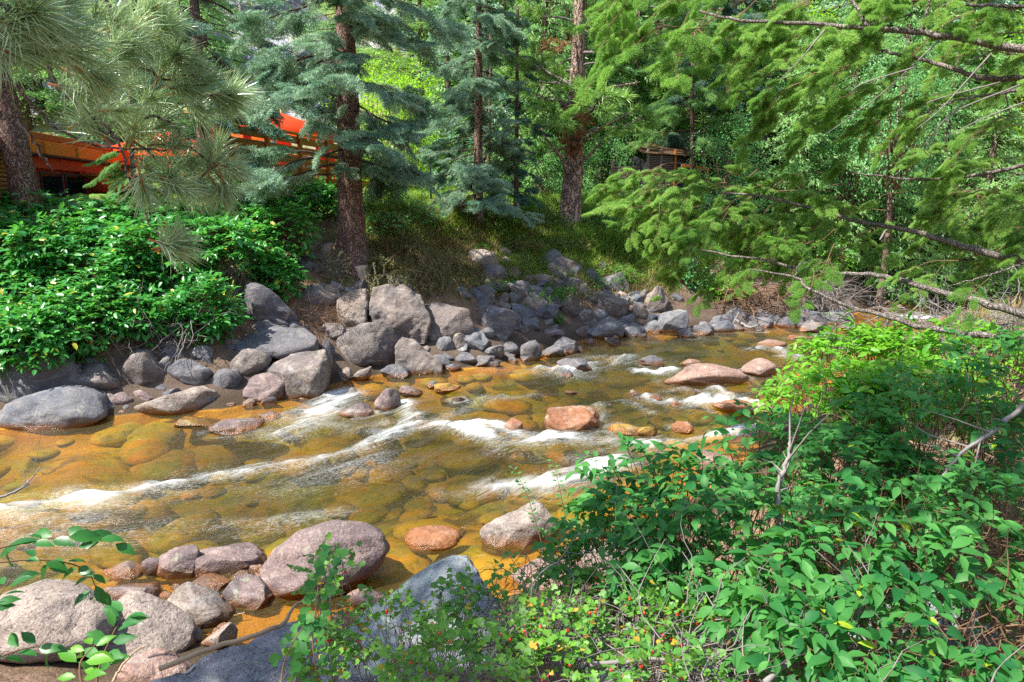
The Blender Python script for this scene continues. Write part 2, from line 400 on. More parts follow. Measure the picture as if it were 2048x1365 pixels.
def segdist(X, Y, L):
    best = np.full(X.shape, 1e9); par = np.zeros(X.shape); acc = 0.0
    for (a, b_) in zip(L[:-1], L[1:]):
        d = b_ - a; ln = math.hypot(*d); t = np.clip(((X - a[0]) * d[0] + (Y - a[1]) * d[1]) / (ln * ln), 0, 1)
        q = np.hypot(X - a[0] - t * d[0], Y - a[1] - t * d[1]); m = q < best
        best = np.where(m, q, best); par = np.where(m, acc + t * ln, par); acc += ln
    return best, par
def inside(X, Y, L):
    c = np.zeros(X.shape, bool); n = len(L)
    for i in range(n):
        x1, y1 = L[i]; x2, y2 = L[(i + 1) % n]
        if y1 == y2: continue
        c ^= ((y1 > Y) != (y2 > Y)) & (X < (x2 - x1) * (Y - y1) / (y2 - y1) + x1)
    return c
def H(X, Y, rough=True):
    X = np.asarray(X, float); Y = np.asarray(Y, float)
    df, _ = segdist(X, Y, FB); dn, _ = segdist(X, Y, NB_); ins = inside(X, Y, POLY)
    far = np.interp(df, [0, .5, 1.2, 2.4, 3.9, 5.0, 12, 16, 22, 60, 200], [.0, .30, .85, 1.75, 2.62, 2.93, 3.35, 4.2, 8.0, 34, 100])
    # the yard lies lower and the bank is longer upstream on the right
    near = np.interp(dn, [0, .6, 1.5, 3, 4.6, 8, 20, 200], [.0, .16, .42, .85, 1.38, 2.1, 4.5, 60])
    isfar = df < dn
    depth = -.42 * sstep(0, 1.3, np.minimum(df, dn * .7)) * (1 + .7 * vnoise(np.stack([X, Y, X * 0], -1).reshape(-1, 3) * .75, 77).reshape(X.shape)) - .03
    z = np.where(ins, depth, np.where(isfar, far, near))
    if rough:
        P = np.stack([X, Y, X * 0], -1).reshape(-1, 3)
        n = (fbm(P * .9, 3, 4) * .16 + fbm(P * 3.1, 9, 3) * .05).reshape(X.shape)
        big = (fbm(P * .16, 21, 3) * 1.6).reshape(X.shape) * sstep(16, 26, df) * isfar
        amp = np.where(ins, .35, np.clip(np.where(isfar, df, dn) / 1.2, .0, 1))
        z = z + n * amp + big * ~ins
    return z
_T = np.concatenate([np.arange(1.0, 30, .025), np.arange(30, 110, .2)])
def hit(px, py, lift=0.0):
    """where the ray through a picture point meets the ground or the water"""
    d = ray(px, py); Q = np.array([0, 0, CAMH]) + _T[:, None] * d
    g = np.maximum(H(Q[:, 0], Q[:, 1]), 0) + lift
    i = np.nonzero(Q[:, 2] <= g)[0]
    return Q[i[0]] if len(i) else Q[-1]
def gz(x, y): return float(H(np.array([x]), np.array([y]))[0])

def stretch(a, b, c, n1, n2, n3):
    lo = a[0] + (a[1] - a[0]) * (np.linspace(0, 1, n1, endpoint=False) ** .45 if False else np.linspace(0, 1, n1, endpoint=False))
    return np.concatenate([lo, np.linspace(b[0], b[1], n2, endpoint=False), np.linspace(c[0], c[1], n3)])
gx = np.concatenate([-np.geomspace(170, 18, 26), np.linspace(-17.5, -9, 50, endpoint=False), np.linspace(-9, 14, 300, endpoint=False), np.linspace(14, 26, 60, endpoint=False), np.geomspace(26, 190, 26)])
gy = np.concatenate([-np.geomspace(90, 4, 14), np.linspace(-3.5, 2, 26, endpoint=False), np.linspace(2, 20, 270, endpoint=False), np.linspace(20, 36, 80, endpoint=False), np.geomspace(36, 230, 30)])
GX, GY = np.meshgrid(gx, gy)
GZ = H(GX, GY)
nx_, ny_ = len(gx), len(gy)
ii = (np.arange(ny_ - 1)[:, None] * nx_ + np.arange(nx_ - 1)[None]).ravel()
GF = np.stack([ii, ii + 1, ii + nx_ + 1, ii + nx_], -1)
gdf, _ = segdist(GX, GY, FB); gdn, _ = segdist(GX, GY, NB_); gin = inside(GX, GY, POLY); gfar = (gdf < gdn) & ~gin
zb = np.where(gin, 1.0, 0) * 1.0
zhill = np.where(gfar, sstep(15.5, 19, gdf), 0)
zyard = np.where(gfar, sstep(3.9, 5.2, gdf) * (1 - sstep(15, 18, gdf)), 0)
znear = np.where(~gfar & ~gin, 1.0, 0)
def ground_mat():
    m, t, out = newmat("ground_earth"); b = NB(t); g = b.n("ShaderNodeNewGeometry"); v = g.outputs['Position']
    n1 = b.noise(v, 1.1, 5, .6); n2 = b.noise(v, 7, 6, .65); n3 = b.noise(v, 45, 4, .7)
    soil = b.mix(b.mr(n2, .35, .65), (.12, .075, .05), (.24, .16, .11))
    soil = b.mix(b.mr(n3, .5, .66, 0, .7), soil, (.36, .24, .15))
    soil = b.mix(b.mr(n3, .46, .36, 0, .6), soil, (.05, .035, .03))
    green = b.mix(b.mr(n2, .35, .65), (.05, .15, .02), (.14, .28, .03))
    zb_ = b.n('ShaderNodeSeparateXYZ'); b.l(v, zb_.inputs[0]); bank = b.mix(b.math('MULTIPLY', b.mr(n1, .45, .60, 0, .75), b.mr(zb_.outputs[2], 1.1, 1.8)), b.mix(b.mr(zb_.outputs[2], .3, 1.0, .75, 0), soil, (.075, .06, .05)), green)
    yard = b.mix(b.mr(n1, .35, .5, .45, .95), soil, green)
    near = b.mix(b.mr(n1, .6, .7, 0, .3), soil, green)
    rocky = b.mix(b.mr(b.noise(v, .9, 6, .65, .5), .42, .55), (.30, .32, .38), (.44, .43, .45))
    rocky = b.mix(b.mr(n2, .55, .45, 0, .5), rocky, (.12, .12, .15))
    hgrass = b.mix(n2, (.34, .30, .13), (.20, .27, .07))
    hill = b.mix(b.mr(b.noise(v, .35, 6, .7, .4), .47, .56), rocky, hgrass)
    bed1 = b.mix(b.mr(b.noise(v, 1.5, 3, .6), .40, .60), (.58, .31, .025), (.36, .34, .04))
    bed1 = b.mix(b.mr(n2, .56, .70, 0, .7), bed1, (.58, .20, .02))
    bed1 = b.mix(b.mr(b.noise(v, .7, 3, .5), .50, .60, 0, .75), bed1, (.26, .28, .035)); bed1 = b.mix(b.mr(b.noise(v, 1.9, 6, .65, .8), .50, .63, 0, .88), bed1, (.07, .055, .02))
    c = b.mix(b.attr("a_yard"), bank, yard); c = b.mix(b.attr("a_near"), c, near)
    c = b.mix(b.attr("a_hill"), c, hill); 
    z = b.n("ShaderNodeSeparateXYZ"); b.l(v, z.inputs[0])
    bed1 = b.mix(b.math('MULTIPLY', b.mr(z.outputs[2], -.22, -.10), .75), bed1, b.mix(n2, (.50, .17, .015), (.26, .10, .02)))
    c = b.mix(b.mr(z.outputs[2], .0, .04, 1, 0), c, bed1)
    c = b.mix(b.math('MULTIPLY', b.mr(z.outputs[2], .0, .03), b.mr(z.outputs[2], .10, .22, 1, 0)), c, (.06, .045, .03))
    h = b.math('ADD', b.math('MULTIPLY', n2, 1.0), b.math('MULTIPLY', n3, .4))
    p = b.pbsdf(c, .95, b.bump(h, .8, .05), .1); b.l(p.outputs[0], out.inputs[0]); return m
me = mk_mesh("ground", np.stack([GX, GY, GZ], -1).reshape(-1, 3), [GF], ground_mat(), attrs={'a_yard': zyard.ravel(), 'a_hill': zhill.ravel(), 'a_near': znear.ravel()})
add("ground", me, label="banks, yard, rocky hillside and amber creek bed", kind="structure")

# ---------------------------------------------------------------- rocks
def icos(n):
    import bmesh
    bm = bmesh.new(); bmesh.ops.create_icosphere(bm, subdivisions=n, radius=1); me = bpy.data.meshes.new("t"); bm.to_mesh(me); bm.free()
    V = np.zeros(len(me.vertices) * 3); me.vertices.foreach_get("co", V); F = np.array([p.vertices[:] for p in me.polygons]); bpy.data.meshes.remove(me)
    return V.reshape(-1, 3), F
ICO = {n: icos(n) for n in (2, 3, 4, 5)}
def hulls(n, maxlen):
    import bmesh
    out = []
    for k in range(n):
        r = np.random.default_rng(900 + k); m = r.integers(9, 15); P = norm(r.normal(size=(m, 3))) * r.uniform(.82, 1, (m, 1))
        P = np.concatenate([P, [[0, 0, -.8], [.8, 0, -.3], [-.8, 0, -.3], [0, .8, -.2], [0, -.8, -.2]]])
        bm = bmesh.new(); vs = [bm.verts.new(v) for v in P]; bmesh.ops.convex_hull(bm, input=vs)
        bmesh.ops.delete(bm, geom=[v for v in bm.verts if not v.link_faces], context='VERTS'); bmesh.ops.dissolve_limit(bm, angle_limit=.35, verts=bm.verts, edges=bm.edges)
        bmesh.ops.bevel(bm, geom=list(bm.edges), offset=r.uniform(.07, .15), segments=2, affect='EDGES', profile=.55, clamp_overlap=True); bmesh.ops.triangulate(bm, faces=bm.faces)
        for _ in range(7):
            L = [e for e in bm.edges if e.calc_length() > maxlen]
            if not L: break
            bmesh.ops.subdivide_edges(bm, edges=L, cuts=1); bmesh.ops.triangulate(bm, faces=[f for f in bm.faces if len(f.verts) > 3])
        bmesh.ops.smooth_vert(bm, verts=bm.verts, factor=.5, use_axis_x=True, use_axis_y=True, use_axis_z=True)
        bm.verts.index_update(); out.append((np.array([v.co[:] for v in bm.verts]), np.array([[v.index for v in f.verts] for f in bm.faces]))); bm.free()
    return out
HUL = {3: hulls(14, .24), 4: hulls(14, .15), 5: hulls(10, .085)}
def rock_geo(size, seed, cuts=8, round_=.5, lod=4, planes=None):
    """size (x, y, z) full extents. round_ 0 angular .. 1 smooth"""
    r = np.random.default_rng(seed)
    if round_ < .62 and lod > 2 and not planes:
        V, F = HUL[lod][seed % len(HUL[lod])]; a = r.uniform(0, 6.28); c_, s_ = math.cos(a), math.sin(a); V = V @ np.array([[c_, -s_, 0], [s_, c_, 0], [0, 0, 1]])
        V = V * (1 - round_ * .5) + norm(V) * round_ * .5; N = norm(V)
        V = V + N * (fbm(V * 1.7 + seed, seed, 5) * .075 + fbm(V * 6 + seed, seed + 3, 3) * .016)[:, None]
        lo, hi = V.min(0), V.max(0); return (V - (lo + hi) / 2) / (hi - lo) * np.asarray(size), F
    V, F = ICO[lod]; V = V.copy()
    V += (fbm(V * .9 + seed * 3.7, seed, 3) * .16)[:, None] * V
    for k in range(cuts):
        n = r.normal(size=3); n[2] *= .8; n /= np.linalg.norm(n); d = r.uniform(.48, .80) + .20 * round_
        e = V @ n - d; soft = .02 + .22 * round_ ** 1.5
        push = np.where(e > 0, e - soft * (1 - np.exp(-np.maximum(e, 0) / soft)) * (.35 + .3 * round_), 0)
        V -= push[:, None] * n
    for n, d in (planes or ()):
        n = norm(np.array(n, float)); e = V @ n - d; V -= (np.maximum(e, 0) * .96)[:, None] * n
    V += (fbm(V * 2.2 + seed, seed + 5, 4) * (.11 - .06 * round_))[:, None] * norm(V)
    V += (fbm(V * 7 + seed, seed + 8, 3) * .013)[:, None] * norm(V)
    lo, hi = V.min(0), V.max(0); V = (V - (lo + hi) / 2) / (hi - lo) * np.asarray(size)
    return V, F
ROCKS = []    # (name phrase, px, py) of the described ones, for the labels of the small ones
def rock(px, py, wpx, hpx, mat, label, tilt=0, rnd=.5, cuts=8, seed=None, depth=.8, lod=4, cat="rock", name="boulder", yaw=None, sink=.18, basepy=None, group=None, yfix=None, short=None, planes=None):
    seed = seed if seed is not None else int(px * 3 + py * 7)
    r = np.random.default_rng(seed)
    by = py + hpx / 2 * .92 if basepy is None else basepy
    if yfix is None: q = hit(px, by)
    else: q = atd(px, by, yfix)
    y0 = q[1]; w_ = wpx / FPX * math.hypot(y0, 0) * 1.02
    d_ = w_ * depth; yc = y0 + d_ * .42
    sc_ = 1.15 if py > 1000 else 1.12
    c = atd(px, py, yc); w_ = wpx / FPX * yc * sc_; h_ = hpx / FPX * yc * 1.22
    # a flat thing seen from above: part of the picture height is its depth
    look = math.atan2(CAMH - c[2], yc)
    h_ = max(h_ * .9 - d_ * math.sin(look) * .45, h_ * .5, w_ * .22)
    h_ *= (1 + sink)
    V, F = rock_geo((w_, d_, h_), seed, cuts + 4, rnd if rnd >= .85 else rnd * .62, lod, planes)
    a = math.radians(-tilt); ca, sa = math.cos(a), math.sin(a)
    V = V @ np.array([[ca, 0, -sa], [0, 1, 0], [sa, 0, ca]]).T if tilt else V
    yw = r.uniform(-.25, .25) if yaw is None else yaw
    V = V @ np.array([[math.cos(yw), -math.sin(yw), 0], [math.sin(yw), math.cos(yw), 0], [0, 0, 1]]).T
    me = mk_mesh(name, V, [F], MAT[mat])
    c = c - np.array([0, 0, h_ * sink * .5])
    o = add(name, me, None, c, None, label, cat, group)
    ROCKS.append((px, py, wpx, short or label, w_, c))
    return o

def hull_rock(front, depth, mat, label, y0=None, basepy=None, sub=3, noise=.02, name="boulder", back=.82, seed=1, rise=0.0):
    """an angular boulder: picture outline points (px, py, dy) set dy behind its nearest face, closed at the back"""
    import bmesh
    if y0 is None: y0 = hit(front[0][0] if basepy is None else np.mean([f[0] for f in front]), basepy or max(f[1] for f in front))[1]
    P = np.array([atd(f[0], f[1], y0 + f[2]) for f in front]); c = P.mean(0); Q = c + (P - c) * back; Q[:, 1] = np.maximum(P[:, 1], y0) + depth; Q[:, 2] -= rise + depth * 1.1 * (CAMH - c[2]) / c[1]
    low = P.copy(); low[:, 2] = P[:, 2].min() - .12; low = low[::2]
    V = np.concatenate([P, Q, low]); c = V.mean(0)
    bm = bmesh.new(); vs = [bm.verts.new(v - c) for v in V]; r_ = bmesh.ops.convex_hull(bm, input=vs)
    bmesh.ops.delete(bm, geom=[v for v in bm.verts if not v.link_faces], context='VERTS')
    bmesh.ops.dissolve_limit(bm, angle_limit=.12, verts=bm.verts, edges=bm.edges)
    size = float(np.ptp(V, axis=0).max()); bmesh.ops.bevel(bm, geom=list(bm.edges), offset=size * .035, segments=2, affect='EDGES', profile=.6, clamp_overlap=True)
    bmesh.ops.triangulate(bm, faces=bm.faces)
    for _ in range(8):
        L = [e for e in bm.edges if e.calc_length() > size * (.04 if sub > 2 else .07)]
        if not L or len(bm.verts) > 9000: break
        bmesh.ops.subdivide_edges(bm, edges=L, cuts=1); bmesh.ops.triangulate(bm, faces=[f for f in bm.faces if len(f.verts) > 3])
    bmesh.ops.smooth_vert(bm, verts=bm.verts, factor=.4, use_axis_x=True, use_axis_y=True, use_axis_z=True)
    bmesh.ops.recalc_face_normals(bm, faces=bm.faces); bm.normal_update()
    W = np.array([v.co[:] for v in bm.verts]); N = np.array([v.normal[:] for v in bm.verts])
    k = 3.0 / size; W = W + N * ((fbm(W * k * 1.1 + seed, seed, 5) * noise * 1.6 + fbm(W * k * 7, seed + 3, 3) * noise * .22) * size)[:, None]
    for v, w_ in zip(bm.verts, W): v.co = w_
    me = bpy.data.meshes.new(name); bm.to_mesh(me); bm.free(); me.materials.append(MAT[mat]); me.polygons.foreach_set("use_smooth", np.ones(len(me.polygons), bool))
    add(name, me, None, c, None, label, "rock")
    xs = [f[0] for f in front]; ys_ = [f[1] for f in front]; ROCKS.append((np.mean(xs), np.mean(ys_), max(xs) - min(xs), label, size, c))
hull_rock([(935, 1106, .55), (868, 1118, .62), (962, 1132, .5), (1002, 1190, .35), (1030, 1265, .12), (1015, 1340, 0), (850, 1350, -.12), (640, 1345, .0), (628, 1312, .12), (740, 1210, .45), (800, 1165, .6), (880, 1200, .22), (760, 1270, .12), (950, 1250, .12)], .45, 'rock_lichen', "pyramid-shaped blue-grey boulder crusted with lichen in front of the orange pool", y0=3.25, seed=3, noise=.02)
hull_rock([(285, 1362, 0), (393, 1306, .25), (478, 1283, .38), (564, 1259, .5), (650, 1250, .55), (705, 1290, .4), (720, 1400, 0), (300, 1420, -.2), (500, 1330, .12)], .35, 'rock_mica', "coarse dark granite slab in shade along the bottom edge", y0=3.1, seed=4, noise=.035)
hull_rock([(959, 1060, .12), (971, 1045, .2), (1012, 1024, .32), (1070, 1000, .42), (1091, 1014, .4), (1112, 1049, .3), (1094, 1085, .12), (1060, 1099, .04), (992, 1095, 0), (961, 1075, .06), (1056, 1052, .1)], .30, 'rock_pale', "angular pale granite boulder with a raised right corner", seed=5, noise=.022)
hull_rock([(523, 738, .42), (581, 707, .62), (650, 697, .55), (658, 718, .4), (640, 786, .1), (612, 793, 0), (571, 771, .06), (574, 748, .05), (640, 728, .15)], .5, 'rock', "big square-edged grey block beside the far end of the white rapids", seed=6, noise=.016)
hull_rock([(460, 690, .1), (490, 668, .5), (540, 652, .7), (610, 655, .7), (638, 676, .45), (625, 695, .2), (560, 704, .05), (480, 703, 0)], .4, 'rock_dark', "long flat slab strewn with pine needles, capping the riprap", seed=7, noise=.015)
hull_rock([(745, 575, .45), (800, 566, .5), (840, 590, .4), (862, 640, .15), (850, 668, .05), (790, 680, 0), (745, 655, .06), (738, 610, .2), (790, 625, .05)], .5, 'rock', "large cracked angular boulder below the tree stump", seed=8, noise=.03)
hull_rock([(672, 600, .3), (700, 582, .4), (733, 575, .42), (738, 610, .3), (730, 645, .05), (700, 640, 0), (676, 625, .1)], .4, 'rock_pale', "upright pale granite block left of the cracked boulder", seed=9, noise=.02)
hull_rock([(790, 690, .2), (802, 672, .3), (825, 676, .28), (886, 728, .1), (884, 742, .04), (830, 752, 0), (800, 742, .02), (792, 715, .1)], .4, 'rock', "wedge-shaped boulder with a straight slanting top edge at the waterline", seed=10, noise=.02)
B = "boulder"
RK = [
 # far bank, left part (px, py, w, h, material, label, options)
 (103, 814, 210, 98, 'rock_blue', "long dark blue-grey boulder with its foot in the water at the left edge", dict(rnd=.8)),
 (188, 757, 106, 70, 'rock', "round sun-dappled granite boulder just above the long blue-grey one", dict(rnd=.8)),
 (280, 738, 96, 80, 'rock', "blocky upright boulder with a sunlit top, right of the round dappled one", dict(rnd=.5, cuts=10)),
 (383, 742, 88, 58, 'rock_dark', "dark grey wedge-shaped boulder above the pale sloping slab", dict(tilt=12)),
 (495, 726, 90, 60, 'rock', "smooth oval boulder tilted up to the right below the flat slab", dict(tilt=-18, rnd=.8)),
 (449, 757, 66, 44, 'rock_dark', "egg-shaped tilted stone tucked under the smooth oval boulder", dict(tilt=-22, rnd=.9)),
 (527, 777, 84, 64, 'rock_purple', "rounded purplish boulder close to the white rapids on the far side", dict(rnd=.8)),
 (352, 800, 170, 66, 'rock_pale', "pale low slab sloping into the amber shallows", dict(rnd=.5, depth=.7)),
 (470, 850, 102, 38, 'rock_purple', "flat-topped brown rock standing alone in the shallows below the bank", dict(rnd=.7)),
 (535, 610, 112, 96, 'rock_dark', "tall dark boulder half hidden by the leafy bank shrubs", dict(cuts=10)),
 (628, 590, 78, 48, 'rock', "brownish block lying between the scrub and the cracked boulders", dict(cuts=9)),
 (625, 485, 40, 42, 'rock_pale', "pale oval stone left of the big spruce trunk", dict(rnd=.9)),
 (615, 514, 48, 24, 'rock', "flat tan stone below the pale oval one", dict()),
 (650, 500, 24, 36, 'rock_pale', "narrow leaning stone touching the spruce trunk's left side", dict(tilt=30)),
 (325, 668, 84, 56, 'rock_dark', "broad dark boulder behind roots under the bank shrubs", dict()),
 (350, 702, 64, 36, 'rock_blue', "bluish slanting stone under the roots", dict(tilt=12)),
 (400, 706, 44, 34, 'rock_blue', "small bluish block right of the slanting stone", dict(rnd=.3)),
 (236, 797, 62, 30, 'rock_purple', "flat reddish stone in the gap under the blocky upright boulder", dict()),
 (289, 791, 42, 24, 'rock_purple', "fist-like brown stone wedged left of the pale slab", dict()),
 (147, 738, 38, 30, 'rock_dark', "small dark round stone on top of the left pile", dict(rnd=.9)),
 (122, 760, 40, 34, 'rock_blue', "small bluish stone left of the round dappled boulder", dict(rnd=.8)),
 (331, 730, 34, 38, 'rock_dark', "dark upright stone between the blocky and the wedge-shaped boulders", dict()),
 (180, 722, 46, 24, 'rock_blue', "blue-grey flat stone under low shrub leaves", dict()),
 (40, 745, 240, 140, 'rock_dark', "huge brown earth-stained boulder under the leftmost shrubs", dict(rnd=.7, depth=.6, lod=5)),
 (667, 664, 44, 36, 'rock', "smooth stone wedged left of the leaning lumpy boulder", dict(rnd=.8)),
 (652, 700, 30, 46, 'rock_dark', "thin dark stone standing left of the lumpy boulder's foot", dict()),
 (735, 688, 124, 104, 'rock', "lumpy dappled boulder leaning to the right at mid bank", dict(tilt=30, rnd=.75, lod=5)),
 (885, 645, 120, 84, 'rock', "wide brown boulder overhung by the dry drooping shrub", dict(rnd=.5, cuts=9)),
 (690, 747, 30, 28, 'rock_pale', "left one of two small light cubes of stone at the waterline", dict(rnd=.5)),
 (722, 749, 40, 32, 'rock', "right one of two small light cubes of stone at the waterline", dict(rnd=.5)),
 (792, 742, 54, 32, 'rock_dark', "dark low stone under the wedge-shaped boulder's left end", dict()),
 (889, 689, 36, 32, 'rock_blue', "round grey stone left of the square brown block", dict(rnd=.9)),
 (921, 682, 36, 36, 'rock', "square brown block between two grey stones", dict(rnd=.15, cuts=11)),
 (953, 680, 46, 48, 'rock_blue', "upright bluish stone with a whitish chip near its top", dict()),
 (995, 642, 66, 72, 'rock_blue', "triangular blue-grey boulder halfway up the riprap", dict(tilt=38, rnd=.3, seed=44)),
 (1061, 702, 40, 44, 'rock_dark', "dark egg-shaped stone standing on end at the waterline", dict(rnd=.9)),
 (1132, 691, 46, 38, 'rock_dark', "black cube-like stone beside the upper rapids", dict(rnd=.2, cuts=10)),
 (1210, 658, 72, 46, 'rock_blue', "broad blue-grey stone at the waterline below the rust-stained one", dict(rnd=.4)),
 (1222, 608, 66, 52, 'rock', "rust-stained boulder with a pale scooped face", dict(rnd=.3, cuts=10, tilt=-15)),
 (1312, 600, 44, 54, 'rock_pale', "tall pale stone leaning by the first dead roots", dict(tilt=20)),
 (1344, 645, 58, 50, 'rock_blue', "rounded blue-grey boulder where the rock wall meets the shade", dict(rnd=.7)),
 (968, 521, 56, 44, 'rock_pale', "grey boulder topping the heap in the grassy slope", dict(cuts=9)),
 (1011, 523, 32, 20, 'rock_pale', "light flat stone right of the heap's top boulder", dict()),
 (1006, 503, 28, 16, 'rock_pale', "small light stone highest on the heap", dict()),
 (1027, 548, 34, 30, 'rock_pale', "rounded light stone on the right of the heap", dict(rnd=.8)),
 (993, 547, 32, 20, 'rock', "brown stone in the middle of the heap", dict()),
 (1010, 575, 40, 22, 'rock_blue', "flat grey stone below the heap with moss above it", dict()),
 (1037, 588, 32, 38, 'rock', "upright brown-grey stone right of the moss", dict()),
 (1088, 624, 56, 38, 'rock_dark', "dark broad stone beneath a small weed clump", dict()),
 (1140, 613, 46, 52, 'rock', "reddish stone half buried under dry weeds", dict()),
 (1098, 516, 50, 34, 'rock_blue', "large grey stone sunk in the slope grass", dict()),
 (1171, 632, 30, 30, 'rock', "round brown stone left of the rust-stained boulder", dict(rnd=.9)),
 (1108, 667, 44, 22, 'rock_purple', "flat reddish-brown stone lying above the black cube", dict()),
 (1162, 663, 24, 24, 'rock_purple', "small pinkish cone of stone near the upper rapids", dict()),
 (1043, 624, 44, 34, 'rock_blue', "grey block in the middle riprap, above the triangular stone's right", dict(rnd=.3)),
 (1024, 597, 32, 26, 'rock_blue', "small grey stone above the middle riprap block", dict()),
 (1060, 647, 38, 30, 'rock_blue', "angular bluish stone below the middle riprap block", dict(rnd=.2)),
 (1032, 652, 30, 24, 'rock_blue', "pale blue stone right of the triangular boulder's foot", dict()),
 (1105, 703, 42, 26, 'rock_dark', "dark stone left of the upper rapids' first foam", dict()),
 (1265, 664, 38, 24, 'rock_blue', "low bluish stone at the water right of the broad one", dict()),
 (1249, 640, 40, 26, 'rock_blue', "bluish stone above the low one at the water", dict()),
 (1283, 626, 40, 30, 'rock_pale', "lighter stone slanting between the rusty and rounded boulders", dict(tilt=20)),
 (1266, 598, 34, 26, 'rock_blue', "grey stone right of the rust-stained boulder", dict()),
 (1306, 654, 40, 28, 'rock_blue', "flat stone left of the rounded boulder in the shade", dict()),
 (880, 722, 44, 30, 'rock_dark', "dark wet stone off the wedge boulder's pointed end", dict()),
 (930, 717, 48, 26, 'rock_dark', "low dark stone below the upright bluish one", dict()),
 (968, 723, 36, 26, 'rock_dark', "wet black block at the water's edge, mid bank", dict(rnd=.2)),
 (988, 703, 38, 32, 'rock_blue', "grey stone above the wet black block", dict()),
 (1021, 698, 38, 30, 'rock_dark', "dark stone left of the egg-shaped one", dict()),
 # stone outcrop under the blue spruce
 (877, 427, 44, 20, 'rock_pale', "lower left block of the ledge at the top of the bank", dict(rnd=.2)),
 (903, 407, 44, 22, 'rock_pale', "top block of the ledge at the top of the bank", dict(rnd=.2)),
 (928, 413, 28, 20, 'rock_pale', "right block of the ledge at the top of the bank", dict(rnd=.2)),
 (924, 430, 28, 20, 'rock', "brown lower right block of the ledge on the bank top", dict(rnd=.2)),
 (868, 404, 30, 12, 'rock_pale', "thin upper left block of the ledge on the bank top", dict(rnd=.2)),
 # in the stream
 (1144, 838, 104, 62, 'rock_red', "orange-brown wet boulder in midstream with a dry pink top", dict(rnd=.5, cuts=9)),
 (712, 821, 64, 34, 'rock_purple', "low round rock with white water pouring past its right", dict(rnd=.8)),
 (775, 800, 50, 54, 'rock_purple', "narrow rock with water folding over it in the left rapids", dict(rnd=.7)),
 (822, 781, 46, 26, 'rock_purple', "low brown rock upstream of the narrow one", dict(rnd=.7)),
 (1148, 730, 66, 32, 'rock_dark', "dark blue pointed rock in the shaded upper rapids", dict(rnd=.3)),
 (1131, 748, 28, 18, 'rock_dark', "small dark rock below the pointed one in the upper rapids", dict()),
 (1302, 722, 48, 24, 'rock_dark', "dark brown rock left of the long pink slab", dict(rnd=.7)),
 (1414, 750, 162, 46, 'rock_pink', "long flat pink granite slab in midstream, wet on its near side", dict(rnd=.35, depth=.35, tilt=2)),
 (1518, 736, 64, 40, 'rock_pink', "rounded purple-pink rock at the long slab's right end", dict(rnd=.7)),
 (1382, 726, 40, 16, 'rock_pink', "small low rock behind the long pink slab", dict()),
 (1543, 688, 54, 17, 'rock_pink', "flat pink rock far upstream, below the dead roots", dict(rnd=.7)),
 (1589, 675, 34, 9, 'rock_pink', "thin low rock upstream of the flat pink one", dict()),
 (1626, 655, 48, 24, 'rock', "brown boulder splitting the far upstream riffle", dict(rnd=.7)),
 (1472, 813, 102, 36, 'rock_red', "rust-red wet rock slanting down to the right below the slab", dict(tilt=12, rnd=.3)),
 (1365, 856, 44, 24, 'rock_red', "small maroon rock left of the lower foam", dict()),
 (1025, 852, 40, 32, 'rock_red', "small rusty rock set in the brightest foam", dict(rnd=.3)),
 (1436, 925, 92, 66, 'rock_pink', "pale pinkish boulder at the edge of the foreground shrub", dict(rnd=.5)),
 (1250, 857, 64, 28, 'rock_sunk', "barely covered olive rock right of the orange-brown boulder", dict()),
 (1295, 862, 42, 28, 'rock_sunk', "dark submerged rock next to the olive one", dict()),
 (395, 842, 76, 22, 'rock_sunk', "orange submerged stone left of the flat-topped brown rock", dict()),
 (540, 832, 44, 20, 'rock_purple', "low brown stone between the flat-topped rock and the rapids", dict()),
 (895, 775, 50, 26, 'rock_sunk', "amber stone just under water below the wedge boulder", dict()),
 (1810, 676, 74, 30, 'rock_pink', "pink rock beside the dry brush heap at the right bend", dict()),
 (1700, 655, 40, 16, 'rock_dark', "dark rock at the head of the far riffle", dict()),
 # near bank
 (648, 1118, 256, 176, 'rock_purple', "very large smooth purple-grey boulder at the near water's edge", dict(rnd=.85, cuts=7, lod=5, tilt=-14, seed=21, depth=.75)),
 (862, 1078, 108, 54, 'rock_red', "wet glossy brown dome of rock barely out of the water", dict(rnd=1, cuts=3)),
 (455, 1116, 150, 76, 'rock_purple', "oblong reddish-grey boulder left of the very large smooth one", dict(rnd=.6, tilt=-3)),
 (357, 1124, 84, 72, 'rock_purple', "rounded reddish boulder left of the oblong one", dict(rnd=.8)),
 (306, 1132, 42, 46, 'rock_purple', "small purplish stone left of the rounded reddish boulder", dict(rnd=.9)),
 (250, 1138, 80, 44, 'rock', "flat grey stone next to shallow ripples on the near left bank", dict()),
 (92, 1245, 280, 190, 'rock_pale', "massive pale speckled granite boulder in the lower left corner", dict(rnd=.9, cuts=5, lod=5, depth=.8)),
 (285, 1262, 190, 130, 'rock_pale', "long granite shoulder running right from the massive corner boulder", dict(rnd=.8, lod=5, tilt=14)),
 (395, 1210, 140, 100, 'rock_pale', "tan rounded boulder in the middle of the near rock pile", dict(rnd=.8, lod=5)),
 (268, 1180, 110, 60, 'rock_purple', "broad purple-brown stone behind the massive corner boulder", dict()),
 (422, 1164, 78, 40, 'rock_dark', "dark grooved oblong stone under the oblong reddish boulder", dict(tilt=-12)),
 (497, 1186, 90, 66, 'rock_purple', "triangular pinkish-grey stone beside the orange pool", dict(rnd=.4)),
 (488, 1150, 52, 26, 'rock_pale', "small pale stone above the triangular one", dict()),
 (514, 1138, 28, 24, 'rock_pale', "pebble-sized beige cube on top of the small pale stone", dict(rnd=.3)),
 (437, 1270, 68, 66, 'rock_pale', "beige squarish stone at the corner of the orange pool", dict(rnd=.2)),
 (386, 1270, 38, 38, 'rock_blue', "small grey stone left of the beige squarish one", dict()),
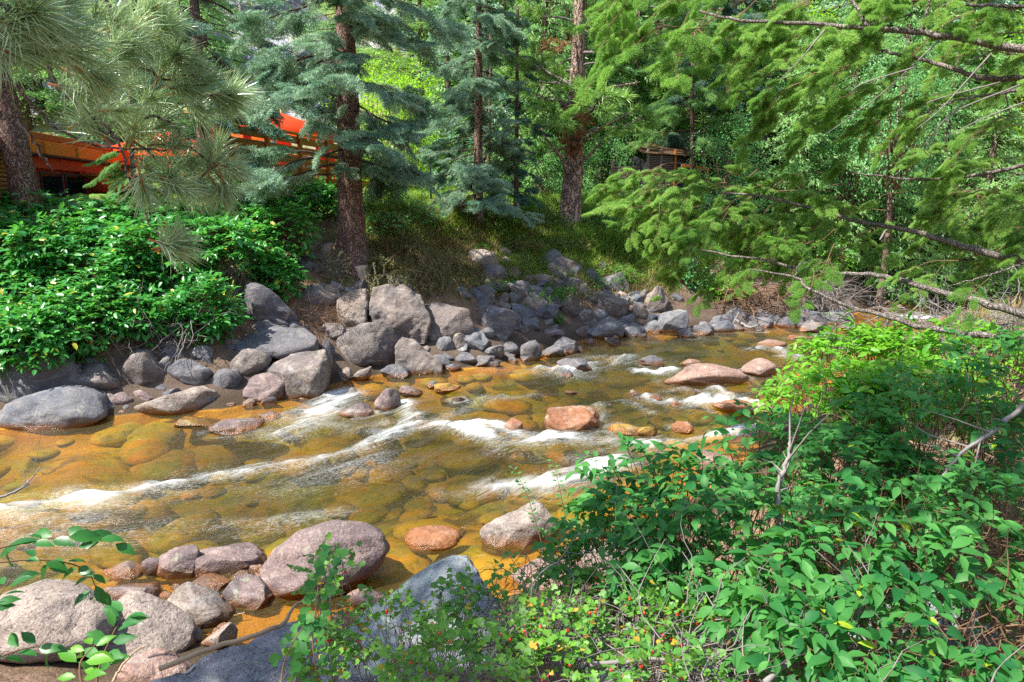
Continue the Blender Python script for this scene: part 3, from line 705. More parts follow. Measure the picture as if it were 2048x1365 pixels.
 (312, 1335, 140, 96, 'rock_pink', "pink-grey speckled boulder at the bottom edge, left of the driftwood", dict(rnd=.8, lod=5)),
 (735, 1198, 88, 58, 'rock_pink', "white-speckled pinkish stone in the orange pool", dict(rnd=.9)),
 (700, 1243, 80, 34, 'rock_pink', "pale pink flat stone behind the lichened boulder's left end", dict()),
 (1180, 1068, 66, 40, 'rock_pink', "small salmon-pink rock in the water left of the shrub leaves", dict()),
 (1110, 1140, 170, 74, 'rock_pink', "pale pink boulder behind the thin upright sprigs", dict(rnd=.5)),
 (1225, 1115, 120, 80, 'rock_pale', "whitish boulder showing through the shrub's lower left leaves", dict()),
 (1420, 1285, 190, 170, 'rock_lichen', "lichened grey boulder in deep shade beneath the broad-leaved shrub", dict(rnd=.5, lod=5, cuts=9)),
 (1830, 1230, 360, 220, 'rock_lichen', "largest lichened boulder under the lower right branches", dict(rnd=.4, lod=5, cuts=9)),
 (1180, 1330, 200, 90, 'rock_lichen', "lichened rock behind the berry twigs at the bottom edge", dict(rnd=.4, lod=5)),
]
for q in RK:
    rock(*q[:6], **q[6])

# small stones: each one named by its own look and the described rock next to it
NAMED = list(ROCKS)
def shortname(l): 
    for sep in (" with ", " at ", " in ", " just ", " beside ", " behind ", " below ", " above ", " under ", " left of ", " right of ", " standing ", ","):
        i = l.find(sep)
        if i > 12: l = l[:i]
    return " ".join(l.split()[:6])
USED = set()
def small_label(px, py, colour, size, shape):
    d = [((px - n[0]) ** 2 + (1.6 * (py - n[1])) ** 2, n) for n in NAMED]; d.sort(key=lambda t: t[0])
    for _, n in d[:6]:
        dx, dy = px - n[0], py - n[1]
        rel = ("right of" if dx > 0 else "left of") if abs(dx) > abs(dy) * 1.3 else ("below" if dy > 0 else "above")
        for extra in ("",) + (("and lower",) if rel in ("left of", "right of") and dy > 0 else ("and higher",) if rel in ("left of", "right of") else ()):
            l = f"{size} {colour} {shape} stone {rel} {extra + ' ' if extra else ''}the {shortname(n[3])}".replace("of and", "of and")
            l = l.replace("left of and lower the", "low on the left of the").replace("right of and lower the", "low on the right of the").replace("left of and higher the", "high on the left of the").replace("right of and higher the", "high on the right of the")
            if l not in USED and len(l.split()) <= 16: USED.add(l); return l
    return None
SHAPES = ["rounded", "angular", "flat", "blocky", "oval", "wedge-shaped", "knobbly", "slanting"]
COLS = [("rock_dark", "dark grey"), ("rock_blue", "blue-grey"), ("rock", "brown-grey"), ("rock_purple", "purplish"), ("rock_pale", "light grey")]
rr = np.random.default_rng(77)
def fill(pts, smin, smax, cols, lod=3, group=None):
    for (px, py) in pts:
        s = rr.uniform(smin, smax) ; mi = cols[rr.integers(len(cols))]; sh = SHAPES[rr.integers(len(SHAPES))]
        size = "tiny" if s < 16 else "small" if s < 26 else "middle-sized"
        lab = small_label(px, py, COLS[mi][1], size, sh)
        if lab is None: continue
        hh = s * (.4 if sh == "flat" else .75)
        rock(px, py, s * 1.15, hh, COLS[mi][0], lab, rnd=.7 if sh in ("rounded", "oval") else .05, cuts=12, tilt=rr.uniform(12, 35) * rr.choice([-1, 1]) if sh == "slanting" else 0,
             lod=lod, name="stone", cat="stone", group=group, sink=.3)
def along(pl, n, jx, jy):
    P = np.array(pl, float); t = np.sort(rr.uniform(0, len(P) - 1.001, n)); i = t.astype(int); f = (t - i)[:, None]
    return (P[i] * (1 - f) + P[i + 1] * f) + np.stack([rr.normal(0, jx, n), rr.uniform(-jy, jy, n)], -1)
fill(along([(120, 800), (300, 800), (430, 795), (560, 775), (660, 760)], 32, 8, 26), 14, 32, [0, 1, 2, 3], group="small stones in the far bank riprap")
fill(along([(130, 745), (330, 700), (450, 700), (660, 690), (900, 700), (1000, 690)], 26, 8, 24), 16, 34, [0, 1, 2], group="small stones in the far bank riprap")
fill(along([(860, 728), (1000, 715), (1150, 690), (1250, 665), (1400, 655)], 36, 6, 14), 12, 30, [0, 0, 1], group="small stones in the far bank riprap")
fill(along([(960, 640), (1100, 645), (1250, 625), (1350, 610)], 40, 8, 26), 14, 34, [0, 1, 1, 2], group="small stones in the far bank riprap")
fill(along([(960, 590), (1060, 590), (1180, 590), (1300, 570)], 22, 10, 22), 14, 34, [1, 2, 4], group="small stones in the far bank riprap")
fill(along([(950, 560), (1050, 560), (1150, 570), (1300, 575)], 30, 14, 40), 30, 60, [1, 2, 4, 0], lod=4, group="small stones in the far bank riprap")
fill(along([(620, 530), (660, 580), (700, 570), (940, 560), (960, 600)], 18, 14, 24), 22, 40, [1, 2, 0], lod=4, group="small stones in the far bank riprap")
fill(along([(380, 640), (620, 645)], 10, 14, 18), 26, 50, [1, 0, 0], lod=4, group="small stones in the far bank riprap")
fill(along([(1380, 655), (1480, 640), (1620, 640), (1680, 625)], 34, 6, 16), 16, 44, [0, 0, 1], group="dark stones below the undercut far bank")
fill(along([(1740, 600), (1800, 603), (1850, 596)], 10, 14, 12), 8, 18, [4, 4, 2], lod=2, group="pale stones on the distant gravel bar")
fill(along([(230, 1160), (420, 1185), (540, 1150)], 12, 12, 24), 14, 34, [3, 4, 2], group="small stones in the near rock pile")
fill(along([(400, 1300), (470, 1235), (660, 1255), (720, 1250)], 9, 10, 12), 16, 32, [4, 2, 3], group="small stones in the near rock pile")
fill(along([(1080, 1110), (1180, 1100), (1260, 1080)], 8, 10, 18), 18, 36, [4, 3], group="small stones in the near rock pile")
fill(along([(900, 780), (1000, 800), (1250, 800), (1400, 790)], 8, 20, 18), 14, 26, [3, 2], group="small rocks breaking the water surface")

# cobbles lying on the creek bed, seen through the water
def bed_cobbles():
    A = Acc(); V0, F0 = ICO[2]
    n = 0
    while n < 420:
        x = rr.uniform(-11, 14); y = rr.uniform(4.5, 20)
        if not inside(np.array([x]), np.array([y]), POLY)[0]: continue
        n += 1
        z = gz(x, y); s = rr.gamma(2.2, .14) + .08; s = min(s, .95)
        sz = np.array([s, s * rr.uniform(.6, 1), s * rr.uniform(.22, .36)]) * .5
        V = V0 * (1 + .22 * fbm(V0 * 1.3 + n * 1.7, 5, 2))[:, None] * sz
        a = rr.uniform(0, 6.28); V = V @ np.array([[math.cos(a), -math.sin(a), 0], [math.sin(a), math.cos(a), 0], [0, 0, 1]]).T
        top = z + s * .1
        A.add(V + np.array([x, y, min(top, -.05 - sz[2] * .9)]), F0, rr.uniform())
    m, t, out = newmat("amber_cobbles"); b = NB(t); g = b.n("ShaderNodeNewGeometry"); v = g.outputs['Position']; tt = b.attr("tint")
    r = b.n("ShaderNodeValToRGB"); b.l(tt, r.inputs[0]); e = r.color_ramp.elements
    e[0].position = 0; e[0].color = (.10, .075, .02, 1); e[1].position = 1; e[1].color = (.55, .24, .03, 1)
    for p_, c_ in ((.22, (.22, .18, .03)), (.45, (.42, .30, .04)), (.62, (.33, .33, .06)), (.82, (.60, .32, .04))):
        x = e.new(p_); x.color = (*c_, 1)
    n2 = b.noise(v, 9, 5, .65); pt = b.noise(v, 1.1, 4, .6, .6); pc = b.mix(b.mr(pt, .40, .60), (.60, .33, .025), (.27, .28, .04)); pc = b.mix(b.mr(b.noise(v, 2.1, 3, .5), .56, .66, 0, .8), pc, (.70, .22, .02))
    c = b.mix(.6, r.outputs[0], pc); c = b.mix(b.mr(n2, .5, .7, 0, .6), c, (.66, .30, .03)); c = b.mix(b.mr(n2, .45, .3, 0, .7), c, (.08, .06, .02)); c = b.mix(b.mr(b.noise(v, 1.7, 5, .7), .55, .68, 0, .8), c, (.06, .055, .02))
    p = b.pbsdf(c, .6, b.bump(n2, .5, .02)); b.l(p.outputs[0], out.inputs[0])
    add("bed_cobbles", A.mesh("bed_cobbles", m), label="amber and olive cobbles covering the creek bed under the water", kind="stuff")
bed_cobbles()

# ---------------------------------------------------------------- water
CL = np.array([onz(*p)[:2] for p in [(-900, 1100), (-300, 1060), (0, 1010), (300, 975), (600, 925), (830, 880), (1050, 870), (1250, 830), (1400, 780), (1520, 730), (1640, 690), (1720, 655), (1830, 625), (2100, 592), (2700, 572)]])
CLs = curve(np.column_stack([CL, np.zeros(len(CL))]), 70)[:, :2]
FOAM = [ # polyline in picture points, half width in metres, strength
 ([(-60, 1040), (60, 1015), (200, 1000), (350, 968), (480, 946), (600, 928), (720, 902), (790, 872), (826, 835)], .17, 1.0),
 ([(-60, 1080), (100, 1040), (300, 1010), (450, 985), (640, 960), (760, 925)], .42, .50),
 ([(60, 1025), (140, 1000), (200, 1005)], .28, .95),
 ([(580, 868), (620, 845), (650, 815), (690, 792)], .30, 1.25),
 ([(640, 850), (700, 862), (760, 850)], .22, .7),
 ([(820, 855), (826, 838), (800, 800)], .16, 1.1),
 ([(760, 865), (880, 850), (950, 868), (1000, 886), (1080, 888)], .17, 1.15),
 ([(930, 850), (1010, 860), (1080, 880), (1230, 885), (1310, 895)], .17, 1.1),
 ([(860, 850), (980, 800), (1060, 790)], .18, .55),
 ([(970, 975), (1100, 968), (1180, 948), (1240, 925)], .22, 1.25),
 ([(900, 990), (1000, 978), (1120, 985)], .2, .6),
 ([(1180, 860), (1200, 835), (1200, 815)], .14, .9),
 ([(1310, 800), (1360, 808), (1420, 806), (1460, 800)], .22, 1.4),
 ([(1330, 785), (1420, 778), (1480, 800), (1540, 822)], .12, .9),
 ([(1220, 800), (1270, 812), (1300, 830)], .1, .8),
 ([(1090, 740), (1150, 745), (1200, 728), (1250, 716), (1310, 722)], .26, 1.05),
 ([(1160, 722), (1200, 714), (1250, 724)], .2, .9),
 ([(980, 745), (1060, 745), (1120, 752), (1200, 760)], .3, .5),
 ([(1280, 745), (1320, 748), (1345, 740)], .14, 1.3),
 ([(1500, 700), (1550, 703), (1600, 716)], .16, 1.1),
 ([(1560, 715), (1640, 722)], .14, .8),
 ([(1640, 665), (1665, 680), (1700, 700)], .3, 1.3),
 ([(1790, 632), (1830, 640), (1860, 636)], .35, 1.2),
 ([(1440, 872), (1500, 858), (1560, 850)], .16, 1.25),
 ([(1290, 900), (1380, 880), (1450, 872)], .15, .8),
 ([(150, 1100), (300, 1060), (420, 1050), (560, 1045)], .3, .48),
 ([(600, 1045), (700, 1022)], .1, .8),
 ([(0, 1110), (60, 1080), (140, 1060)], .3, .5),
 ([(1000, 905), (1150, 920), (1250, 905)], .2, .55),
]
wx = np.linspace(-16, 30, 770); wy = np.linspace(3.6, 34, 560)
WX, WY = np.meshgrid(wx, wy); HZ = H(WX, WY)
S_, _s = segdist(WX, WY, CLs); 
foam = np.zeros(WX.shape)
for pl, wd, st in FOAM:
    L = np.array([onz(*p)[:2] for p in pl]); d, _ = segdist(WX, WY, L); foam = np.maximum(foam, st * (.78 * np.exp(-(d / wd) ** 2) + .24 * np.exp(-(d / (wd * 2.3)) ** 2)))
# signed distance across the flow
dfar, _ = segdist(WX, WY, FB)
PW = np.stack([_s * .9, dfar * 2.6, WX * 0], -1).reshape(-1, 3)
rip = fbm(PW * 1.5, 40, 3).reshape(WX.shape); rip2 = fbm(PW * 4.2, 51, 3).reshape(WX.shape)
seg = fbm(np.stack([_s * .75, dfar * .9, WX * 0], -1).reshape(-1, 3), 91, 3).reshape(WX.shape); foam = foam * np.clip(.95 + .42 * rip + .25 * rip2, .3, 1.4) * np.clip(.92 + .42 * seg, .45, 1.2)
calm = sstep(0, 1.0, np.minimum(dfar, segdist(WX, WY, NB_)[0]))
WZ = rip * .018 * (.3 + calm) + rip2 * .006 * (.3 + calm) + np.minimum(foam, .95) * (.035 + .030 * rip + .028 * rip2)
# white water round the rocks standing in the current
for (px, py, wpx, _, w_, c) in ROCKS:
    if inside(np.array([c[0]]), np.array([c[1]]), POLY)[0] and 640 < py < 900 and w_ > .2:
        d = np.hypot(WX - c[0], WY - c[1]); foam = np.maximum(foam, .55 * np.exp(-((d - w_ * .55) / .08) ** 2) * calm * np.clip(.8 + rip, .1, 1.4))
keep = (HZ < .12)
kc = keep[:-1, :-1] | keep[1:, :-1] | keep[:-1, 1:] | keep[1:, 1:]
# join only the stretch in view
idx = (np.arange(len(wy) - 1)[:, None] * len(wx) + np.arange(len(wx) - 1)[None])[kc]
WF = np.stack([idx, idx + 1, idx + len(wx) + 1, idx + len(wx)], -1)
used = np.zeros(WX.size, bool); used[WF.ravel()] = True; remap = np.cumsum(used) - 1
def water_mat():
    m, t, out = newmat("creek_water"); b = NB(t)
    flow = b.attr("flow", 'Vector'); f = b.attr("foam"); g = b.n("ShaderNodeNewGeometry"); pos = g.outputs['Position']
    st1 = b.noise(b.mapping(flow, (1.6, 9, 1)), 1.6, 6, .68, .8)
    st2 = b.noise(b.mapping(flow, (5, 22, 1)), 2.6, 5, .75, .5)
    sp = b.noise(b.mapping(flow, (3.4, 8, 1)), 7.0, 5, .85, .3)
    clump = b.noise(pos, 2.2, 4, .6)
    e = b.math('ADD', f, b.math('MULTIPLY', b.math('SUBTRACT', st1, .5), 1.7))
    e = b.math('ADD', e, b.math('MULTIPLY', b.math('SUBTRACT', st2, .5), 1.0))
    e = b.math('ADD', e, b.math('MULTIPLY', b.math('SUBTRACT', clump, .5), .8))
    # no white where the water is quiet
    e = b.math('MULTIPLY', e, b.mr(f, .02, .30, 0.0, 1))
    fineb = b.noise(b.mapping(flow, (4, 9, 1)), 5.0, 6, .8, .6); e = b.math('ADD', e, b.math('MULTIPLY', b.math('SUBTRACT', fineb, .5), .45)); mask = b.mr(e, .62, 1.65)
    spk = b.mr(b.math('ADD', sp, b.math('MULTIPLY', b.mr(f, 0, .6), .14)), .58, .76, 0, .4)
    mask = b.math('MULTIPLY', mask, b.mr(b.math('ADD', sp, b.math('MULTIPLY', mask, .12)), .34, .58, .62, 1.0))
    mask = b.math('MAXIMUM', mask, b.math('MULTIPLY', b.math('MULTIPLY', spk, b.mr(f, .03, .2)), b.mr(b.math('ADD', st1, b.math('MULTIPLY', f, .25)), .42, .62, .0, 1)))
    h = b.math('ADD', b.math('MULTIPLY', st1, .8), b.math('ADD', b.math('MULTIPLY', st2, .5), b.math('MULTIPLY', sp, .12)))
    nrm = b.bump(h, .9, .08)
    tr = b.n("ShaderNodeBsdfTransparent"); b.l(b.mix(b.mr(b.attr('depth'), .05, .62), (.90, .82, .50), (.36, .34, .11)), tr.inputs[0])
    df = b.n("ShaderNodeBsdfDiffuse"); b.l(b.mix(b.mr(st2, .55, .72, 0, .55), b.mix(b.mr(b.noise(pos, .8, 3), .42, .58), (.20, .19, .03), (.30, .20, .025)), (.42, .40, .24)), df.inputs[0]); b.l(nrm, df.inputs[1])
    body = b.n("ShaderNodeMixShader"); b.l(b.mr(st2, .35, .68, .02, .17), body.inputs[0]); b.l(tr.outputs[0], body.inputs[1]); b.l(df.outputs[0], body.inputs[2])
    gl = b.n("ShaderNodeBsdfGlossy"); gl.inputs[1].default_value = .24; nr2 = b.bump(b.math('ADD', b.math('MULTIPLY', st1, .8), b.math('MULTIPLY', st2, .3)), .5, .05); b.l(nr2, gl.inputs['Normal'])
    fr = b.n("ShaderNodeLayerWeight"); b.l(nr2, fr.inputs['Normal']); fac = b.math('ADD', b.math('MULTIPLY', b.math('POWER', fr.outputs['Facing'], 4.0), .9), .025, clamp=True)
    w1 = b.n("ShaderNodeMixShader"); b.l(fac, w1.inputs[0]); b.l(body.outputs[0], w1.inputs[1]); b.l(gl.outputs[0], w1.inputs[2])
    fo = b.pbsdf((.70, .73, .74), .6, b.bump(h, .8, .05), .4)
    mx = b.n("ShaderNodeMixShader"); b.l(b.math('MULTIPLY', mask, .84), mx.inputs[0]); b.l(w1.outputs[0], mx.inputs[1]); b.l(fo.outputs[0], mx.inputs[2])
    b.l(mx.outputs[0], out.inputs[0]); return m
me = mk_mesh("water", np.stack([WX, WY, WZ], -1).reshape(-1, 3)[used], [remap[WF]], water_mat(),
             attrs={'foam': foam.ravel()[used], 'depth': np.maximum(0, -HZ.ravel()[used]), 'flow': np.stack([_s, dfar, WX * 0], -1).reshape(-1, 3)[used]})
add("water", me, label="clear amber creek with white riffles flowing to the left", kind="structure")
# ---------------------------------------------------------------- conifer boughs
def twig_needles(A, A0, B0, step, L, wdt, ang=(.6, 1.1), per=3, tint=(.2, .9), up=0.0):
    """needles all round the rods A0->B0"""
    A0 = np.asarray(A0, float); B0 = np.asarray(B0, float); ln = np.linalg.norm(B0 - A0, axis=1)
    n = np.maximum(1, (ln / step).astype(int)) * per
    idx = np.repeat(np.arange(len(A0)), n); t = R.uniform(0, 1, len(idx))[:, None]
    P = A0[idx] * (1 - t) + B0[idx] * t; d = norm(B0 - A0)[idx]
    r = norm(np.cross(d, R.normal(size=d.shape))); r[:, 2] += up; a = R.uniform(*ang, len(idx))[:, None]
    D = d * np.cos(a) + r * np.sin(a)
    tw = R.uniform(*tint, len(A0))[idx]
    V, F = needles_geo(P, D, L * R.uniform(.7, 1.15, len(idx)), wdt)
    A.add(V, F, np.repeat(np.clip(tw + R.normal(0, .16, len(idx)), 0, .92), 3))

def fan_bough(seed, droop=.22, side_n=17, sublen=.15, step=.010, nl=.030, nw=.0055, per=3, hang=.10, width=.46, wood=True, bare=.12):
    """a flat fan of twigs one metre long along +X. returns (needle Acc, wood Acc)"""
    r = np.random.default_rng(seed); N = Acc(); Wd = Acc()
    t = np.linspace(0, 1, 14); ax = np.stack([t, .05 * np.sin(t * 5 + seed), .08 * t - droop * t ** 2], -1)
    V, F = tube(ax, np.linspace(.014, .003, 14), 5); Wd.add(V, F)
    A0, B0 = [], []
    for i in range(13):
        if t[i] > bare * 1.5: A0.append(ax[i]); B0.append(ax[i + 1])
    WA, WB = [], []
    for k in range(side_n):
        f = bare + (1 - bare) * (k + r.uniform(-.2, .2)) / side_n
        base = np.array([np.interp(f, t, ax[:, j]) for j in range(3)])
        for sgn in (-1, 1):
            L = (width * (1 - f) ** .75 + .07) * r.uniform(.7, 1.15); a = r.uniform(.75, 1.1)
            d = np.array([math.cos(a), sgn * math.sin(a), r.uniform(-.15, .08)])
            m = max(3, int(L / .07)); p = base.copy(); q = [p.copy()]
            for j in range(m):
                d = norm(d + np.array([.10, 0, -hang * r.uniform(.5, 1.5)]) * .6); p = p + d * L / m; q.append(p.copy())
            for j in range(m):
                A0.append(q[j]); B0.append(q[j + 1]); WA.append(q[j]); WB.append(q[j + 1])
                if j < m:
                    for s2 in (-1, 1):
                        l2 = sublen * (1 - .6 * j / m) * r.uniform(.5, 1.1); dd = norm(q[j + 1] - q[j])
                        pr = norm(np.cross(dd, [0, 0, 1])) * s2
                        e = norm(dd * .75 + pr * .75 + np.array([0, 0, -.25 * hang * 4 + r.uniform(-.15, .15)]))
                        A0.append(q[j]); B0.append(q[j] + e * l2)
    V, F = tubes3(WA, WB, .004, .002); Wd.add(V, F)
    global R
    save = R; R = r
    twig_needles(N, A0, B0, step, nl, nw, per=per)
    R = save
    return N, Wd
def bough_meshes(name, mat, wmat, n, **kw):
    out = []
    for i in range(n):
        N, Wd = fan_bough(100 + i * 7, **kw)
        V = np.concatenate(N.V + Wd.V); nv = N.n
        F = np.concatenate([f for f in N.F]); Wf4 = np.concatenate([f for f in Wd.F if f.shape[1] == 4]) + nv; Wt = [f for f in Wd.F if f.shape[1] == 3]
        fl = [F, Wf4] + ([np.concatenate(Wt) + nv] if Wt else [])
        me = mk_mesh(name, V, fl, [MAT[mat], MAT[wmat]], False, tint=np.concatenate(N.T + Wd.T))
        mi = np.zeros(sum(len(f) for f in fl), dtype=np.int32); mi[len(F):] = 1
        me.polygons.foreach_set("material_index", mi); out.append(me)
    return out
def merge_mesh(name, accs, mats):
    V = np.concatenate([np.concatenate(a.V) for a in accs]); T = np.concatenate([np.concatenate(a.T) for a in accs]); fl = []; mi = []; off = 0
    for i, a in enumerate(accs):
        for sz in (4, 3):
            fs = [f for f in a.F if f.shape[1] == sz]
            if fs: q = np.concatenate(fs) + off; fl.append(q); mi.append(np.full(len(q), i, np.int32))
        off += a.n
    me = mk_mesh(name, V, fl, mats, False, tint=T); me.polygons.foreach_set("material_index", np.concatenate(mi)); return me
def xform(V, M): return V @ M[:3, :3].T + M[:3, 3]
_FANS = {}
def fan_cached(i, **kw):
    k = (i,) + tuple(sorted(kw.items()))
    if k not in _FANS: _FANS[k] = fan_bough(700 + i, **kw)
    return _FANS[k]
def open_bough(seed, mat, nfan=9, fs=(.26, .44), dr=.20, nl=.115, nw=.020, step=.055, wood='twig_dark', ang=.9, per=2):
    # a metre-long bough: crooked axis carrying small separate fans at their own tilts, with gaps
    r = np.random.default_rng(seed); N = Acc(); Wd = Acc(); t = np.linspace(0, 1, 12)
    ax = np.stack([t, .07 * np.sin(t * 4 + seed), .10 * t - dr * t ** 2 + .02 * np.sin(9 * t + seed)], -1); V, F = tube(ax, [.016, .004] if wood == 'twig_dark' else [.008, .002], 5); Wd.add(V, F)
    for k in range(nfan):
        f = 1.0 if k == 0 else r.uniform(.22, .98); p = np.array([np.interp(f, t, ax[:, j]) for j in range(3)]); sgn = r.choice([-1, 1])
        az = 0 if k == 0 else sgn * r.uniform(.3, ang) ; sc = r.uniform(*fs) * (1.15 - .35 * f)
        q = p + np.array([math.cos(az), math.sin(az), r.uniform(-.25, .1)]) * (0 if k == 0 else r.uniform(.04, .22) * (1.2 - f))
        n_, w_ = fan_cached(k % 4, droop=.25, side_n=8 if nl < .12 else 7, sublen=.26, step=step, nl=nl, nw=nw, hang=.2, width=.55, per=per)
        M = np.array(Matrix.Translation(Vector(q)) @ Matrix.Rotation(az, 4, 'Z') @ Matrix.Rotation(r.uniform(-.2, .6), 4, 'Y') @ Matrix.Rotation(r.uniform(-.7, .7), 4, 'X') @ Matrix.Scale(sc, 4))
        tn = np.clip(np.concatenate(n_.T) + r.normal(0, .18), 0, .92)
        N.add(xform(np.concatenate(n_.V), M), [np.concatenate(n_.F)], tn); Wd.add(xform(np.concatenate(w_.V), M), w_.F, .5)
        V, F = tubes3([p], [q], .005, .004); Wd.add(V, F)
    return merge_mesh("bough", [N, Wd], [MAT[mat], MAT[wood]])
BM = {
 'spruce': [open_bough(i, 'spruce', 11) for i in range(5)],
 'spruce_dk': [open_bough(10 + i, 'spruce_dk', 9, dr=.3) for i in range(4)],
 'fir': [open_bough(20 + i, 'fir_bg', 9, dr=.3) for i in range(3)],
}
def bmat(P, az, pitch, L, roll=0.0, wide=1.0):
    return (Matrix.Translation(Vector(P)) @ Matrix.Rotation(az, 4, 'Z') @ Matrix.Rotation(-pitch, 4, 'Y') @ Matrix.Rotation(roll, 4, 'X') @ Matrix.Diagonal((L, L * wide, L, 1)))

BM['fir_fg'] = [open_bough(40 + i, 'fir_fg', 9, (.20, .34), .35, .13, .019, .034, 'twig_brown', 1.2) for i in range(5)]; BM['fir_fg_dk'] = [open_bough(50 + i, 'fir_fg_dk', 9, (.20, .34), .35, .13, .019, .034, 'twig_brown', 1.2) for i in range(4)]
def trunk_mesh(name, base, pts, radii, mat, sides=14, flare=1.5):
    """pts: world points from base upward"""
    P = curve(pts, 24); n = len(P); r = np.interp(np.linspace(0, 1, n), np.linspace(0, 1, len(radii)), radii)
    h = P[:, 2] - P[0, 2] - .4; r = r * (1 + (flare - 1) * np.exp(-np.maximum(h, -.3) / .35))
    V, F = tube(P, r, sides); 
    nz = fbm(V * np.array([5, 5, 1.5]), 7, 3) * .06 * np.mean(radii) * 2
    c = np.repeat(P, sides, 0); V[:len(c)] += norm(V[:len(c)] - c) * nz[:len(c), None]
    return mk_mesh(name, V - np.asarray(base), F, mat, True)

def conifer(px, py, y, label, kind='spruce', toppx=None, width_px=26, zt=9.0, z0=.6, reach=2.0, n=60, bark='bark_fir', name="spruce_tree", cat="tree", group=None, gaps=None,
            seed=1, pitch=(-.25, .1), reach_top=None, azfn=None, basez=None, skip=None):
    """a named tree: its base at a picture point (or distance y), trunk and every bough a part"""
    r = np.random.default_rng(seed)
    if y is None: b0 = hit(px, py); y = b0[1]
    else: b0 = atd(px, py, y); b0[2] = gz(b0[0], y) if basez is None else basez
    b0 = np.array(b0, float); b0[2] -= .08
    top = atd(toppx, 0, y) if toppx is not None else b0 + np.array([0, 0, 4])
    sl = (top - b0) / (top[2] - b0[2]); rad = width_px / FPX * y / 2
    root = thing(name, b0, label, cat, group)
    pts = [b0 + sl * zz for zz in (-.4, .6, 1.5, 3, 5, zt)]
    tm = trunk_mesh("trunk", b0, pts, [rad * 1.05, rad, rad * .93, rad * .8, rad * .62, rad * .4], MAT[bark])
    add("trunk", tm, root)
    ms = BM[kind]
    for i in range(n):
        f = (i + r.uniform(0, 1)) / n; h = z0 + (zt - z0) * f
        az = r.uniform(0, 2 * math.pi) if azfn is None else azfn(r, h)
        if gaps and any(a <= h <= b_ and r.uniform() < pr for a, b_, pr in gaps): continue
        if skip is not None and skip(az % (2 * math.pi), h, r): continue
        L = (reach + ((reach_top or reach * .55) - reach) * f) * r.uniform(.6, 1.15)
        M = bmat(sl * h, az, r.uniform(*pitch), L, r.uniform(-.25, .25), r.uniform(.8, 1.15))
        add("bough", ms[r.integers(len(ms))], root, M=M)
    return root, b0, sl

# ---------------------------------------------------------------- named trees across the creek
BIG = conifer(703, 512, None, "big spruce with thick reddish scaly trunk rooted in the rocky bank left of centre", 'spruce', 690, 52, 7.2, 1.6, 2.2, 44, 'bark_red',
        seed=4, pitch=(-.35, .12), reach_top=1.5, gaps=[(1.7, 2.4, .35)], skip=lambda a, h, r: (2.2 < a < 4.2 and (2.2 < h < 3.5 or (h >= 3.5 and r.uniform() < .6))))
_r, _b, _sl = BIG
for k, (h, az, L) in enumerate(((1.9, -1.5, .8), (2.6, -1.2, .9), (3.0, -2.0, 1.1), (3.9, -1.3, 1.2), (4.3, -1.9, 1.3), (4.7, -1.0, 1.4), (5.0, -1.6, 1.3), (3.5, -.6, 1.5), (2.3, -.4, 1.3))):
    add("bough", BM['spruce'][k % 5], _r, M=bmat(_sl * h, az, -.15 - .1 * (k % 3), L, .2 * (k % 3 - 1)))
conifer(955, 398, 17.0, "slender blue spruce in full needle above the stone ledge at centre", 'spruce', 958, 19, 7.4, .4, 1.3, 88, 'bark_fir', seed=9, pitch=(-.3, 0), reach_top=.9)
conifer(1032, 398, 18.2, "thin young spruce trunk right of the blue spruce above the ledge", 'spruce_dk', 1035, 9, 5.0, .3, 1.0, 34, 'bark_fir', seed=10, pitch=(-.2, .1))
conifer(975, 400, 19.5, "spindly young spruce just behind the slender blue spruce", 'spruce', 985, 7, 4.0, .3, .8, 26, 'bark_fir', seed=12, pitch=(-.2, .1))
conifer(415, 405, 15.5, "dark fir whose thin grey trunk rises behind the long-needled branches, upper left", 'spruce_dk', 388, 24, 7.2, 2.6, 2.0, 38, 'bark_fir', seed=13, pitch=(-.5, -.05))
conifer(1440, 400, 22, "fir with a dark bare lower trunk right of the log cabin", 'spruce_dk', 1470, 17, 9.5, 2.2, 2.1, 60, 'bark_fir', seed=14, pitch=(-.35, .05))
conifer(1385, 400, 21, "short fir standing close by the cabin door", 'fir', 1385, 10, 7.5, 2.2, 1.5, 40, 'bark_fir', seed=15, pitch=(-.3, .05))
# the leaning pine by the red house: thick trunk, crown off to its sides
conifer(62, 402, 12.0, "leaning pine trunk in front of the red house at the left edge", 'fir', -35, 50, 7.0, 3.0, 1.6, 11, 'bark_red', name="pine_tree", seed=16, pitch=(-.5, .1))
conifer(265, 430, 12.6, "small light-green fir with drooping boughs before the red house windows", 'fir', 255, 8, 2.5, 1.0, .8, 14, 'bark_fir', seed=18, name="fir_tree", pitch=(-.4, .0))

